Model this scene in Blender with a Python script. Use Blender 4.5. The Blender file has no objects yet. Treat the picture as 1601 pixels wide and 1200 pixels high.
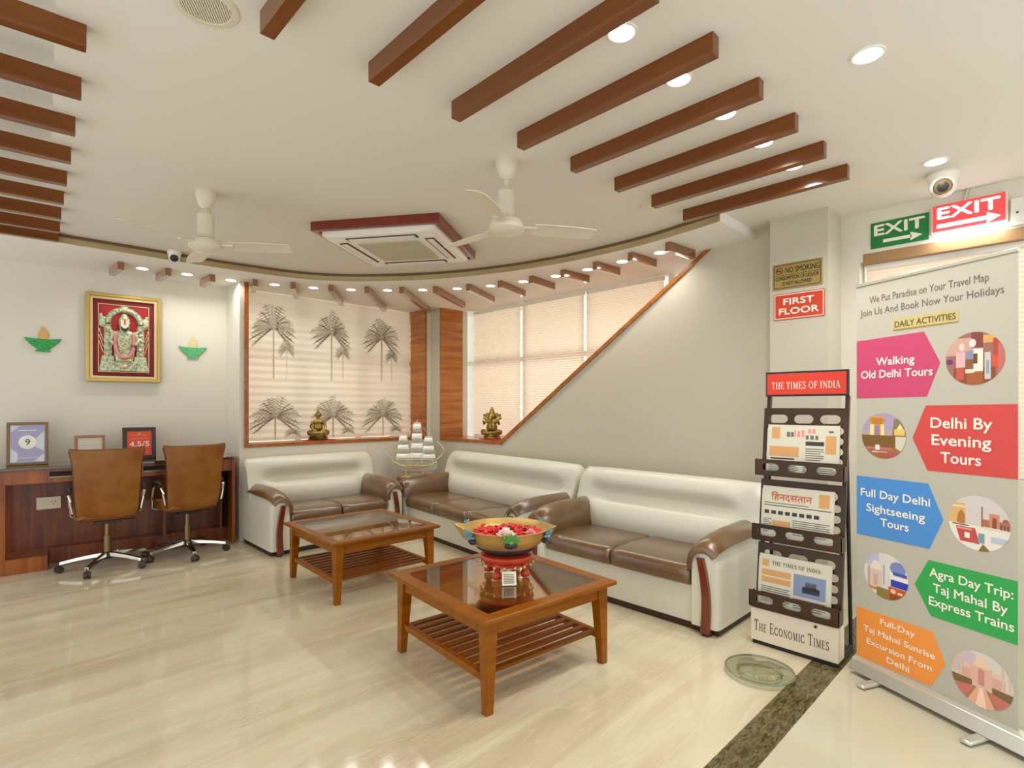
import bpy, bmesh, math, random
from mathutils import Vector, Matrix
from mathutils.geometry import tessellate_polygon
random.seed(7)
SC = bpy.context.scene
COL = SC.collection
PI = math.pi
R = math.radians

# ------------------------------------------------------------------ camera, world, exposure
cam_d = bpy.data.cameras.new('camera'); cam = bpy.data.objects.new('camera', cam_d); COL.objects.link(cam)
cam_d.sensor_width = 36; cam_d.lens = 36 * 845 / 1601; cam_d.shift_y = 35 / 1601; cam_d.clip_start = .02
cam.location = (0, 0, 1.4); cam.rotation_euler = (R(90), 0, R(45.8 - 90))
SC.camera = cam
W = bpy.data.worlds.new('world'); SC.world = W; W.use_nodes = True
W.node_tree.nodes['Background'].inputs[0].default_value = (.95, .98, 1.0, 1)
W.node_tree.nodes['Background'].inputs[1].default_value = 1.4
SC.view_settings.view_transform = 'Standard'; SC.view_settings.look = 'None'
SC.view_settings.gamma = 1; SC.view_settings.use_curve_mapping = False
SC.view_settings.exposure = 0.12
LAMP_W = 4.0
def daylight(loc, rot, w, h, e):
    L = bpy.data.lights.new('daylight', 'AREA'); L.shape = 'RECTANGLE'; L.size = w; L.size_y = h; L.energy = e; L.color = (1, .94, .84)
    o = bpy.data.objects.new('daylight', L); COL.objects.link(o); o.location = loc; o.rotation_euler = rot
daylight((6.4, 4.0, 2.0), (R(90), 0, R(90)), 5, 3, 145)
daylight((3.0, 8.2, 2.0), (R(90), 0, R(180)), 4, 3, 120)
daylight((5.9, .1, 1.9), (R(90), 0, R(90)), 2, 2, 42)
try:
    SC.cycles.max_bounces = 12; SC.cycles.diffuse_bounces = 8; SC.cycles.transparent_max_bounces = 16
    SC.cycles.sample_clamp_indirect = 6; SC.cycles.caustics_reflective = False; SC.cycles.caustics_refractive = False
except Exception: pass

# ------------------------------------------------------------------ materials
def lin(h):
    h = h.lstrip('#'); out = []
    for i in (0, 2, 4):
        c = int(h[i:i+2], 16) / 255
        out.append(c / 12.92 if c <= .04045 else ((c + .055) / 1.055) ** 2.4)
    return (*out, 1)
def mat(name, hx, rough=.5, metal=0, coat=0, spec=.5, emit=None, es=0, trans=0, coat_rough=.05):
    m = bpy.data.materials.new(name); m.use_nodes = True
    b = m.node_tree.nodes['Principled BSDF']
    b.inputs['Base Color'].default_value = lin(hx); b.inputs['Roughness'].default_value = rough
    b.inputs['Metallic'].default_value = metal; b.inputs['Coat Weight'].default_value = coat
    b.inputs['Coat Roughness'].default_value = coat_rough
    b.inputs['Specular IOR Level'].default_value = spec; b.inputs['Transmission Weight'].default_value = trans
    if emit: b.inputs['Emission Color'].default_value = lin(emit); b.inputs['Emission Strength'].default_value = es
    return m
def nz(m): return m.node_tree.nodes, m.node_tree.links
def noisy(m, c1, c2, scale=(1, 1, 1), nscale=3, detail=5, lo=.35, hi=.65, bump=0, dist=0):
    """two-colour noise driven base colour, in object coordinates"""
    n, l = nz(m); b = n['Principled BSDF']
    tc = n.new('ShaderNodeTexCoord'); mp = n.new('ShaderNodeMapping'); no = n.new('ShaderNodeTexNoise'); cr = n.new('ShaderNodeValToRGB')
    mp.inputs['Scale'].default_value = scale; no.inputs['Scale'].default_value = nscale; no.inputs['Detail'].default_value = detail
    no.inputs['Distortion'].default_value = dist
    cr.color_ramp.elements[0].position = lo; cr.color_ramp.elements[1].position = hi
    cr.color_ramp.elements[0].color = lin(c1); cr.color_ramp.elements[1].color = lin(c2)
    l.new(tc.outputs['Object'], mp.inputs['Vector']); l.new(mp.outputs[0], no.inputs['Vector'])
    l.new(no.outputs['Fac'], cr.inputs[0]); l.new(cr.outputs[0], b.inputs['Base Color'])
    if bump:
        bp = n.new('ShaderNodeBump'); bp.inputs['Strength'].default_value = bump; bp.inputs['Distance'].default_value = .004
        l.new(no.outputs['Fac'], bp.inputs['Height']); l.new(bp.outputs[0], b.inputs['Normal'])
    return m
def wood(name, c1, c2, scale, rough=.3, coat=.3, spec=.4):
    return noisy(mat(name, c1, rough, coat=coat, spec=spec), c1, c2, scale, 2.2, 6, .3, .7, dist=.6)

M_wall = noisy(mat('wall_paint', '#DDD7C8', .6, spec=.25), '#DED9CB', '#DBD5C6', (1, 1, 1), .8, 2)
M_wallright = noisy(mat('wall_paint_darkened', '#C6BFAD', .6, spec=.25), '#C7C0AE', '#C4BCA9', (1, 1, 1), .8, 2)  # wall paint toned darker to offset the stronger light on this side
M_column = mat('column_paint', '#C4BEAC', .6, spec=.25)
M_ceil = noisy(mat('ceiling_paint', '#D6CDB6', .7, spec=.2), '#DEDACE', '#DBD6CA', (1, 1, 1), .6, 2)
M_soffit = mat('soffit_paint', '#EAE7DE', .65, spec=.25)
M_fascia = noisy(mat('fascia_tan', '#A9936B', .5), '#B29C74', '#A08A62', (1, 1, 8), 2, 4)
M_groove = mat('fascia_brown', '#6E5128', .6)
M_beam = wood('beam_laminate', '#663200', '#784002', (14, .6, 14), .28, .3)
M_beamshort = wood('beam_laminate_glossy', '#7C4814', '#8C561C', (14, .6, 14), .22, 1, 1)
M_beamx = wood('beam_laminate_cross', '#6A3008', '#84400F', (.6, 14, 14), .3, .6)
M_table = wood('table_wood', '#7C4200', '#945600', (1.2, 10, 10), .32, .08, .22)
M_tabledark = wood('table_slat_wood', '#6A3402', '#804808', (1.0, 12, 12), .34, .05, .22)
M_desk = wood('desk_wood', '#743400', '#A85C0C', (9, 9, .5), .3, .25, .4)
M_deskdark = wood('desk_panel_wood', '#561E00', '#86400A', (12, 12, .5), .3, .2)
M_desktop = wood('desk_top', '#4A2A18', '#5C3A22', (.6, 10, 10), .08, 1)
M_void = mat('recess_shade', '#120C08', .7)  # near-black colour stands in for the shade inside recesses and holes
M_trim = wood('window_trim_wood', '#8A4A14', '#B06A22', (7, 7, 7), .3, .5)
M_jamb = wood('jamb_panel_wood', '#8C4408', '#C27820', (.6, .6, 9), .25, .6)
M_sofa = mat('white_leather', '#D2D0BF', .36, spec=.5, coat=.1, coat_rough=.25)
M_cush = noisy(mat('brown_leather', '#5E4124', .3, coat=1, coat_rough=.32, spec=.7), '#5A3A0E', '#6A4816', (1, 1, 1), 5, 4, bump=.15)
M_inlay = wood('sofa_inlay_wood', '#5E1C0A', '#74300F', (8, 8, .8), .2, .8)
M_plinth = mat('sofa_plinth', '#3A2312', .5)
M_chair = noisy(mat('tan_leather', '#7A4A1C', .4, spec=.35, coat=.1, coat_rough=.2), '#80480F', '#93601F', (1, 1, 1), 6, 4, bump=.2)
M_chairedge = mat('chair_piping', '#4A2812', .5)
M_chrome = mat('chrome', '#D8D6CC', .12, 1)
M_bronze = mat('bronzed_metal', '#8A7250', .3, .9)
M_black = mat('black_plastic', '#1A1612', .4)
M_caster = mat('caster_plastic', '#3C3226', .35)
M_white = mat('white_plastic', '#E6E2D6', .35)
M_fan = mat('fan_enamel', '#D6CEB8', .3)
M_acframe = wood('ac_frame_wood', '#6A1A0E', '#7A2614', (1, 10, 10), .3, .5)
M_acgrille = mat('ac_grille', '#B9B096', .5)
M_acdark = mat('ac_slot', '#4A1E14', .5)
M_lamp = mat('downlight_lens', '#FFFFFF', .3, emit='#FFF8EA', es=9)
M_gold = mat('gold_leaf', '#C8A85C', .35, .75)
M_goldpale = mat('pale_gold', '#D8C48C', .4, .5)
M_red = mat('red_velvet', '#7E1018', .6)
M_redbright = mat('bright_red', '#B01C22', .5)
M_silver = noisy(mat('embossed_silver', '#C2C6A0', .4, .35), '#8E9878', '#D2D4B2', (1, 1, 1), 55, 4, .38, .56, bump=1)
M_silverdk = mat('tarnished_silver', '#7F8A6A', .45, .4)
M_pink = mat('garland_pink', '#D98A86', .6)
M_facecol = mat('dark_idol_face', '#3E4438', .5)
M_ivory = mat('ivory', '#E6DCC4', .5)
M_green = noisy(mat('green_glitter', '#1F9A3E', .45), '#128A30', '#34AC52', (1, 1, 1), 60, 2)
M_greenpale = noisy(mat('pale_green_glitter', '#4FB06A', .45), '#3FA25A', '#6AC083', (1, 1, 1), 60, 2)
M_flame = mat('flame_tan', '#D8A860', .5)
M_flamepale = mat('flame_cream', '#DDD09A', .5)
M_brass = noisy(mat('aged_brass', '#9A8440', .38, .8), '#6E5A24', '#B89C50', (1, 1, 1), 30, 3)
M_brasslight = mat('polished_brass', '#D6B26A', .28, .55)
M_redcloth = mat('red_cloth', '#D03038', .7)
M_enamel = mat('red_enamel', '#C63A14', .3, .0, coat=.5)
M_peacock = mat('blue_enamel', '#5E8C94', .3, coat=.4)
M_leafen = mat('green_enamel', '#4E8A3C', .3, coat=.4)
M_darkblue = mat('dark_enamel', '#1A2032', .35)
M_petal = noisy(mat('red_petals', '#D02028', .6), '#B8141C', '#F03A3A', (1, 1, 1), 40, 2)
M_petalw = mat('white_petals', '#EEE2D2', .6)
M_paper = mat('newsprint', '#CDC9B6', .7)
M_ink = mat('ink_grey', '#6A675C', .7)
M_inkdark = mat('ink_dark', '#3A3832', .7)
M_orange = mat('masthead_orange', '#C85A28', .6)
M_peach = mat('print_peach', '#CC9860', .7)
M_blueprint = mat('print_blue', '#7F8CA8', .7)
M_rack = noisy(mat('rack_steel', '#3C2412', .35, .35), '#33200F', '#4A3018', (1, 1, 1), 2, 3)
M_rackred = mat('rack_header_red', '#CC2E08', .35)
M_rackwhite = mat('rack_panel', '#DCD0BC', .45)
M_banner = mat('banner_vinyl', '#B9B5A6', .4)
M_alu = mat('aluminium', '#D2D0C2', .3, .6)
M_crystal = mat('ship_lacquer', '#E4E2D4', .18, .15, coat=.6)
M_palm = mat('palm_print', '#BCB19B', .8)
M_marble_green = None

def glassmat(name, tint, gl=.25, rough=.02, alpha_tint=None):
    m = bpy.data.materials.new(name); m.use_nodes = True; n, l = nz(m); n.clear()
    o = n.new('ShaderNodeOutputMaterial'); mx = n.new('ShaderNodeMixShader'); t = n.new('ShaderNodeBsdfTransparent'); g = n.new('ShaderNodeBsdfGlossy')
    t.inputs[0].default_value = lin(tint); g.inputs[0].default_value = (1, 1, 1, 1); g.inputs['Roughness'].default_value = rough
    lw = n.new('ShaderNodeLayerWeight'); lw.inputs[0].default_value = .35
    mr = n.new('ShaderNodeMapRange'); mr.inputs['From Min'].default_value = 0; mr.inputs['From Max'].default_value = 1
    mr.inputs['To Min'].default_value = gl * .35; mr.inputs['To Max'].default_value = min(1, gl * 3)
    l.new(lw.outputs['Fresnel'], mr.inputs['Value']); l.new(mr.outputs[0], mx.inputs[0])
    l.new(t.outputs[0], mx.inputs[1]); l.new(g.outputs[0], mx.inputs[2]); l.new(mx.outputs[0], o.inputs[0])
    return m
M_tglass = glassmat('amber_table_glass', '#FFE0A8', .3)
M_glass = glassmat('clear_glass', '#F6F4EE', .25)
M_diskglass = glassmat('disc_glass', '#F2F5EC', .16)

def blindmat(name, hx, tr):
    m = bpy.data.materials.new(name); m.use_nodes = True; n, l = nz(m); n.clear()
    o = n.new('ShaderNodeOutputMaterial'); mx = n.new('ShaderNodeMixShader'); d = n.new('ShaderNodeBsdfDiffuse'); t = n.new('ShaderNodeBsdfTranslucent')
    d.inputs[0].default_value = lin(hx); t.inputs[0].default_value = lin(hx); mx.inputs[0].default_value = tr
    l.new(d.outputs[0], mx.inputs[1]); l.new(t.outputs[0], mx.inputs[2]); l.new(mx.outputs[0], o.inputs[0]); return m
M_blind = blindmat('peach_blind_fabric', '#F0E2D2', .5)
M_palmblind = blindmat('cream_blind_fabric', '#E6DCCC', .3)

def floor_mat():
    m = mat('polished_marble', '#CFC09A', .09, spec=.45); n, l = nz(m); b = n['Principled BSDF']
    tc = n.new('ShaderNodeTexCoord'); mp = n.new('ShaderNodeMapping'); mp.inputs['Scale'].default_value = (.35, 2.6, 1); mp.inputs['Rotation'].default_value = (0, 0, R(-6))
    n1 = n.new('ShaderNodeTexNoise'); n1.inputs['Scale'].default_value = 1.6; n1.inputs['Detail'].default_value = 8; n1.inputs['Distortion'].default_value = .7
    c1 = n.new('ShaderNodeValToRGB'); e = c1.color_ramp.elements
    e[0].position = .3; e[0].color = lin('#C0AE90'); e[1].position = .7; e[1].color = lin('#D8CFB2')
    x = e.new(.52); x.color = lin('#CFC4A6')
    n2 = n.new('ShaderNodeTexNoise'); n2.inputs['Scale'].default_value = 3.5; n2.inputs['Detail'].default_value = 10; n2.inputs['Distortion'].default_value = 1.6
    c2 = n.new('ShaderNodeValToRGB'); e = c2.color_ramp.elements
    e[0].position = .47; e[0].color = (0, 0, 0, 1); e[1].position = .53; e[1].color = (0, 0, 0, 1); x = e.new(.5); x.color = (.3, .3, .3, 1)
    mxn = n.new('ShaderNodeMixRGB'); mxn.inputs[2].default_value = lin('#E2DAC2')
    l.new(tc.outputs['Object'], mp.inputs[0]); l.new(mp.outputs[0], n1.inputs['Vector']); l.new(mp.outputs[0], n2.inputs['Vector'])
    l.new(n1.outputs['Fac'], c1.inputs[0]); l.new(n2.outputs['Fac'], c2.inputs[0]); l.new(c2.outputs[0], mxn.inputs[0])
    l.new(c1.outputs[0], mxn.inputs[1]); l.new(mxn.outputs[0], b.inputs['Base Color']); return m
M_floor = floor_mat()
M_floortile = noisy(mat('pale_floor_tile', '#D6CCAC', .1, spec=.45), '#C9C3AA', '#C2BBA2', (1, 1, 1), 1.5, 4)
M_band = noisy(mat('green_marble', '#5A5230', .12, spec=.4), '#3A3418', '#7A6E48', (3, 10, 3), 6, 10, .35, .68, dist=1.2)

# ------------------------------------------------------------------ mesh builder
class MB:
    def __init__(s): s.v = []; s.f = []; s.m = []; s.M = Matrix.Identity(4); s.k = 0
    def at(s, loc=(0, 0, 0), rz=0, rx=0, ry=0):
        s.M = Matrix.Translation(loc) @ Matrix.Rotation(rz, 4, 'Z') @ Matrix.Rotation(ry, 4, 'Y') @ Matrix.Rotation(rx, 4, 'X'); return s
    def add(s, vs, fs):
        o = len(s.v); s.v += [tuple(s.M @ Vector(v)) for v in vs]
        s.f += [[o + i for i in f] for f in fs]; s.m += [s.k] * len(fs); return s
    def box(s, x0, x1, y0, y1, z0, z1):
        vs = [(x, y, z) for x in (x0, x1) for y in (y0, y1) for z in (z0, z1)]
        return s.add(vs, [(0, 1, 3, 2), (4, 6, 7, 5), (0, 4, 5, 1), (2, 3, 7, 6), (0, 2, 6, 4), (1, 5, 7, 3)])
    def taper(s, x, y, z0, z1, w0, w1, ox=0, oy=0):
        """square post centred x,y: half widths w0 at bottom (shifted ox,oy) and w1 on top"""
        vs = []
        for (z, w, dx, dy) in ((z0, w0, ox, oy), (z1, w1, 0, 0)):
            vs += [(x+dx-w, y+dy-w, z), (x+dx+w, y+dy-w, z), (x+dx+w, y+dy+w, z), (x+dx-w, y+dy+w, z)]
        return s.add(vs, [(0, 3, 2, 1), (4, 5, 6, 7), (0, 1, 5, 4), (1, 2, 6, 5), (2, 3, 7, 6), (3, 0, 4, 7)])
    def prism(s, pts, a, b, ax='y', holes=()):
        """polygon pts extruded between a and b along axis ax; pts given in the other two axes in order"""
        def P(p, t): return (t, p[0], p[1]) if ax == 'x' else (p[0], t, p[1]) if ax == 'y' else (p[0], p[1], t)
        loops = [list(pts)] + [list(h) for h in holes]
        flat = [p for lp in loops for p in lp]; n = len(flat)
        if holes: tris = [tuple(t) for t in tessellate_polygon([[Vector((p[0], p[1], 0)) for p in lp] for lp in loops])]
        else: tris = [tuple(range(n))]
        vs = [P(p, a) for p in flat] + [P(p, b) for p in flat]
        fs = [tuple(reversed(t)) for t in tris] + [tuple(i + n for i in t) for t in tris]
        o = 0
        for lp in loops:
            k = len(lp)
            for i in range(k):
                j = (i + 1) % k; fs.append((o + i, o + j, o + j + n, o + i + n))
            o += k
        return s.add(vs, fs)
    def sheet(s, pts, y):
        return s.add([(p[0], y, p[1]) for p in pts], [tuple(range(len(pts)))])
    def loft(s, rings, closed=True, cap=True):
        n = len(rings[0]); vs = [p for r in rings for p in r]; fs = []
        for i in range(len(rings) - 1):
            for j in range(n if closed else n - 1):
                k = (j + 1) % n; fs.append((i*n + j, i*n + k, (i+1)*n + k, (i+1)*n + j))
        if cap and closed: fs += [tuple(reversed(range(n))), tuple(range((len(rings)-1)*n, len(rings)*n))]
        return s.add(vs, fs)
    def lathe(s, prof, n=24, c=(0, 0, 0), cap=True):
        return s.loft([[(c[0] + r*math.cos(2*PI*i/n), c[1] + r*math.sin(2*PI*i/n), c[2] + z) for i in range(n)] for r, z in prof], True, cap)
    def cyl(s, c, r, z0, z1, n=20, r1=None): return s.lathe([(r, z0), (r if r1 is None else r1, z1)], n, c)
    def tube(s, path, r, n=8, closed=False):
        P = [Vector(p) for p in path]; rings = []; up = Vector((0, 0, 1)); k = len(P)
        for i, p in enumerate(P):
            t = (P[(i+1) % k] - P[i-1]) if closed else (P[min(i+1, k-1)] - P[max(i-1, 0)])
            t.normalize(); a = t.cross(up)
            if a.length < .05: a = t.cross(Vector((1, 0, 0)))
            a.normalize(); b = a.cross(t); rr = r[i] if isinstance(r, (list, tuple)) else r
            rings.append([tuple(p + a*rr*math.cos(2*PI*j/n) + b*rr*math.sin(2*PI*j/n)) for j in range(n)])
        if closed: rings.append(rings[0])
        return s.loft(rings, True, not closed)
    def ell(s, c, r, nu=16, nv=10, squash=None):
        rings = []
        for i in range(nv + 1):
            t = -PI/2 + PI*i/nv; k = max(math.cos(t), .02)
            rings.append([(c[0] + r[0]*k*math.cos(2*PI*j/nu), c[1] + r[1]*k*math.sin(2*PI*j/nu), c[2] + r[2]*math.sin(t)) for j in range(nu)])
        return s.loft(rings)
    def build(s, name, mats, parent=None, bevel=0, smooth=30, mods=None, seg=2):
        me = bpy.data.meshes.new(name); me.from_pydata(s.v, [], s.f)
        mats = mats if isinstance(mats, (list, tuple)) else [mats]
        for m in mats: me.materials.append(m)
        for p, k in zip(me.polygons, s.m): p.material_index = k
        bm = bmesh.new(); bm.from_mesh(me); bmesh.ops.recalc_face_normals(bm, faces=bm.faces); bm.to_mesh(me); bm.free()
        if smooth:
            for p in me.polygons: p.use_smooth = True
            me.set_sharp_from_angle(angle=R(smooth))
        o = bpy.data.objects.new(name, me); COL.objects.link(o)
        if parent: o.parent = parent
        if bevel:
            b = o.modifiers.new('bevel', 'BEVEL'); b.width = bevel; b.segments = seg; b.limit_method = 'ANGLE'; b.angle_limit = R(40)
        return o
def remesh(o, v, sm=True):
    r = o.modifiers.new('remesh', 'REMESH'); r.mode = 'VOXEL'; r.voxel_size = v; r.use_smooth_shade = sm
    c = o.modifiers.new('smooth', 'SMOOTH'); c.iterations = 3; c.factor = .5
    return o
def thing(name, label, cat, loc=(0, 0, 0), rz=0, group=None):
    o = bpy.data.objects.new(name, None); COL.objects.link(o); o.location = loc; o.rotation_euler = (0, 0, rz); o.empty_display_size = .1
    return tag(o, label, cat, group)
def tag(o, label, cat, group=None, kind=None):
    o['label'] = label; o['category'] = cat
    if group: o['group'] = group
    if kind: o['kind'] = kind
    return o
def struct(o, label=None):
    o['kind'] = 'structure'
    if label: o['label'] = label
    return o
def lab(o, s): o['label'] = s; return o
def copy_thing(r, loc, rz, label):
    c = r.copy(); COL.objects.link(c); c.location = loc; c.rotation_euler = (0, 0, rz); c['label'] = label
    for ch in list(r.children):
        d = ch.copy(); COL.objects.link(d); d.parent = c
        for g in list(ch.children):
            e = g.copy(); COL.objects.link(e); e.parent = d
    return c
ORD = ['first', 'second', 'third', 'fourth', 'fifth', 'sixth', 'seventh', 'eighth', 'ninth', 'tenth', 'eleventh', 'twelfth', 'thirteenth', 'fourteenth', 'fifteenth', 'sixteenth']

def text(parent, name, s, m, x, z, h, w=None, y=-.001, bold=0, align='C'):
    """flat lettering in the parent's x-z plane facing -y; x,z = centre/left of the baseline, h = capital height, w = total width"""
    cu = bpy.data.curves.new('t', 'FONT'); cu.body = s; cu.size = h / .729; cu.resolution_u = 3
    to = bpy.data.objects.new('t', cu); me = bpy.data.meshes.new_from_object(to)
    bpy.data.objects.remove(to); bpy.data.curves.remove(cu)
    xs = [v.co.x for v in me.vertices] or [0, 1]
    x0, x1 = min(xs), max(xs); k = (w / (x1 - x0)) if w else 1
    for v in me.vertices:
        px = (v.co.x - x0) * k; v.co = (x + px - (k*(x1-x0)/2 if align == 'C' else 0), y, z + v.co.y)
    if bold:   # heavier strokes: the same outline laid down again a hair to each side
        vs = [v.co.copy() for v in me.vertices]; fs = [tuple(p.vertices) for p in me.polygons]; n = len(vs); V, F = [], []
        for i, (dx, dz) in enumerate(((0, 0), (1, 0), (-1, 0), (0, 1), (0, -1))):
            V += [(v.x + dx*bold*h, v.y - .00003*i, v.z + dz*bold*h) for v in vs]; F += [tuple(q + i*n for q in f) for f in fs]
        bpy.data.meshes.remove(me); me = bpy.data.meshes.new(name); me.from_pydata(V, [], F)
    me.name = name; me.materials.clear(); me.materials.append(m)
    o = bpy.data.objects.new(name, me); COL.objects.link(o); o.parent = parent
    return o
# serif capitals drawn as strokes: thick stems, thin arms, bracket serifs
def serif(parent, name, s, m, x, z, h, w, y=-.001, small=None):
    T, t = .15, .055
    def arc(cx, cy, rx, ry, a0, a1, n=14): return [(cx + rx*math.cos(R(a0+(a1-a0)*i/n)), cy + ry*math.sin(R(a0+(a1-a0)*i/n))) for i in range(n+1)]
    def st(x): return [((x, 0), (x, 1), T), ((x-.15, .02), (x+.15, .02), t), ((x-.15, .98), (x+.15, .98), t)]
    G = {'T': (.8, st(.4) + [((.04, .97), (.76, .97), .07), ((.05, 1), (.05, .72), t), ((.75, 1), (.75, .72), t)]),
         'H': (.95, st(.2) + st(.75) + [((.2, .52), (.75, .52), t)]),
         'I': (.42, st(.21)), 'N': (.95, [((.18, 0), (.18, 1), t), ((.78, 0), (.78, 1), t), ((.16, .98), (.78, .05), T), ((.02, .98), (.24, .98), t), ((.64, .98), (.92, .98), t), ((.04, .02), (.32, .02), t)]),
         'E': (.78, st(.2) + [((.2, .97), (.68, .97), t), ((.2, .03), (.7, .03), t), ((.2, .52), (.55, .52), t), ((.68, 1), (.68, .76), t), ((.7, 0), (.7, .26), t), ((.55, .4), (.55, .64), t)]),
         'F': (.72, st(.2) + [((.2, .97), (.66, .97), t), ((.2, .52), (.54, .52), t), ((.66, 1), (.66, .76), t), ((.54, .4), (.54, .64), t)]),
         'M': (1.1, [((.18, 0), (.18, 1), t), ((.9, 0), (.9, 1), T), ((.2, 1), (.54, .05), T), ((.54, .05), (.88, 1), t), ((.04, .02), (.32, .02), t), ((.76, .02), (1.05, .02), t), ((.04, .98), (.24, .98), t), ((.84, .98), (1.05, .98), t)]),
         'A': (.92, [((.12, 0), (.45, 1), t), ((.45, 1), (.78, 0), T), ((.22, .34), (.68, .34), t), ((0, .02), (.26, .02), t), ((.62, .02), (.92, .02), t)]),
         'D': (.9, st(.2) + [('arc', arc(.3, .5, .5, .47, -90, 90))]), 'O': (.98, [('arc', arc(.48, .5, .38, .47, 0, 360, 24))]),
         'C': (.86, [('arc', arc(.46, .5, .36, .47, 45, 315, 20)), ((.74, .98), (.74, .7), t), ((.74, .02), (.74, .28), t)]),
         'S': (.68, [('arc', arc(.33, .74, .22, .23, 30, 250, 12) + arc(.33, .26, .24, .24, 80, -150, 12)), ((.55, .98), (.55, .72), t), ((.08, .02), (.08, .28), t)])}
    b = MB(); cx = 0; cnt = 0
    for i, ch in enumerate(s):
        if ch == ' ': cx += .45; continue
        sc = 1 if (not small or i == 0 or s[i-1] == ' ') else small
        wd, strokes = G[ch]
        for q in strokes:
            if q[0] == 'arc':
                pts = q[1]; 
                for (a, c) in zip(pts[:-1], pts[1:]):
                    dx, dy = c[0]-a[0], c[1]-a[1]; L = math.hypot(dx, dy) or 1; th = t + (T - t) * abs(dy)/L
                    nx, ny = -dy/L*th/2, dx/L*th/2; ex, ey = dx*.15, dy*.15
                    p = [(a[0]-ex+nx, a[1]-ey+ny), (a[0]-ex-nx, a[1]-ey-ny), (c[0]+ex-nx, c[1]+ey-ny), (c[0]+ex+nx, c[1]+ey+ny)]
                    b.sheet([(cx + u*sc, v*sc) for u, v in p], 0)
            else:
                a, c, th = q; dx, dy = c[0]-a[0], c[1]-a[1]; L = math.hypot(dx, dy); nx, ny = -dy/L*th/2, dx/L*th/2
                b.sheet([(cx + u*sc, v*sc) for u, v in [(a[0]+nx, a[1]+ny), (a[0]-nx, a[1]-ny), (c[0]-nx, c[1]-ny), (c[0]+nx, c[1]+ny)]], 0)
        cx += wd*sc + .1
    k = w / cx
    b.v = [(x - w/2 + v[0]*k, y, z + v[2]*h) for v in b.v]
    return b.build(name, m, parent, smooth=0)
def ngon(cx, cz, rx, rz=None, n=32, a0=0): 
    rz = rx if rz is None else rz
    return [(cx + rx*math.cos(a0 + 2*PI*i/n), cz + rz*math.sin(a0 + 2*PI*i/n)) for i in range(n)]
def stadium(cx, cz, w, h, n=6):
    r = h/2; a = w/2 - r
    return [(cx + a + r*math.cos(-PI/2 + PI*i/n), cz + r*math.sin(-PI/2 + PI*i/n)) for i in range(n+1)] + [(cx - a + r*math.cos(PI/2 + PI*i/n), cz + r*math.sin(PI/2 + PI*i/n)) for i in range(n+1)]
def rrect(x0, x1, z0, z1, r, n=4):
    out = []
    for (cx, cz, a) in ((x1-r, z0+r, -90), (x1-r, z1-r, 0), (x0+r, z1-r, 90), (x0+r, z0+r, 180)):
        out += [(cx + r*math.cos(R(a + 90*i/n)), cz + r*math.sin(R(a + 90*i/n))) for i in range(n+1)]
    return out

# ------------------------------------------------------------------ the room
CE, SO = 2.77, 2.70
b = MB(); b.box(-1.2, 5.3, .985, 7.2, -.1, 0); struct(b.build('floor', M_floor, smooth=0))
b = MB(); b.box(-1.2, 5.3, -.9, .838, -.1, 0); struct(b.build('floor', M_floortile, smooth=0))
b = MB(); b.box(-1.2, 5.3, .838, .985, -.1, 0); struct(b.build('trim_1', M_band, smooth=0), 'dark green marble band set across the pale floor')
# ceiling: main slab with a slanting edge on the left, a slightly higher slab beyond it
edge = lambda y: .03 + .058*y
b = MB(); b.prism([(edge(-1.5), -1.5), (5.2, -1.5), (5.2, 7.2), (edge(7.2), 7.2)], CE, CE+.25, 'z'); struct(b.build('ceiling', M_ceil, smooth=0))
b = MB(); b.prism([(-1.3, -1.5), (edge(-1.5), -1.5), (edge(7.2), 7.2), (-1.3, 7.2)], CE+.07, CE+.25, 'z'); struct(b.build('ceiling', M_ceil, smooth=0))
# curved lowered soffit along the two walls
arc = [(-1.6, 5.58), (.3, 5.575), (.9, 5.56), (1.4, 5.555), (1.85, 5.515), (2.319, 5.425), (2.723, 5.175), (3.144, 4.701), (3.4, 4.28), (3.587, 3.82), (3.70, 3.4), (3.765, 2.98), (3.785, 2.386), (3.74, 2.0), (3.69, 1.70)]
def smooth_path(p, k=6):
    out = []
    for i in range(len(p)-1):
        a, b_, c, d = (Vector(p[max(i-1, 0)]), Vector(p[i]), Vector(p[i+1]), Vector(p[min(i+2, len(p)-1)]))
        for j in range(k):
            t = j/k; out.append(tuple(.5*((2*b_) + (c-a)*t + (2*a-5*b_+4*c-d)*t*t + (3*b_-a-3*c+d)*t**3)))
    return out + [p[-1]]
arcS = smooth_path(arc)
b = MB(); b.prism(arcS + [(5.2, 1.70), (5.2, 7.2), (-1.6, 7.2)], SO, CE, 'z'); so = b.build('ceiling_soffit', M_soffit, smooth=0); struct(so, 'lowered white soffit curving along the two walls')
def strip(path, z0, z1, off):
    b = MB(); n = len(path); P = [Vector((*p, 0)) for p in path]; outer = []
    for i, p in enumerate(P):
        t = (P[min(i+1, n-1)] - P[max(i-1, 0)]).normalized(); nv = Vector((-t.y, t.x, 0)); outer.append(p - nv*off)
    rings = [[(*P[i].xy, z0), (*outer[i].xy, z0), (*outer[i].xy, z1), (*P[i].xy, z1)] for i in range(n)]
    return b.loft(rings)
struct(strip(arcS, SO-.002, SO+.043, .012).build('trim_2', M_fascia), 'tan curved fascia band on the edge of the soffit')
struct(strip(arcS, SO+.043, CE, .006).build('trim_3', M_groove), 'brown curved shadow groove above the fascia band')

# window wall at the back (faces -Y), opening 1.94..4.22 x 1.0..soffit, recess 0.38 deep
TH = .42
b = MB()
b.box(1.885, 4.72, 6.0, 6.0+TH, 0, .975); b.box(1.885, 1.93, 6.0, 6.0+TH, .975, SO); b.box(4.23, 4.72, 6.0, 6.0+TH, .975, SO)
struct(b.build('wall_back', M_wall, smooth=0))
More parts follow.
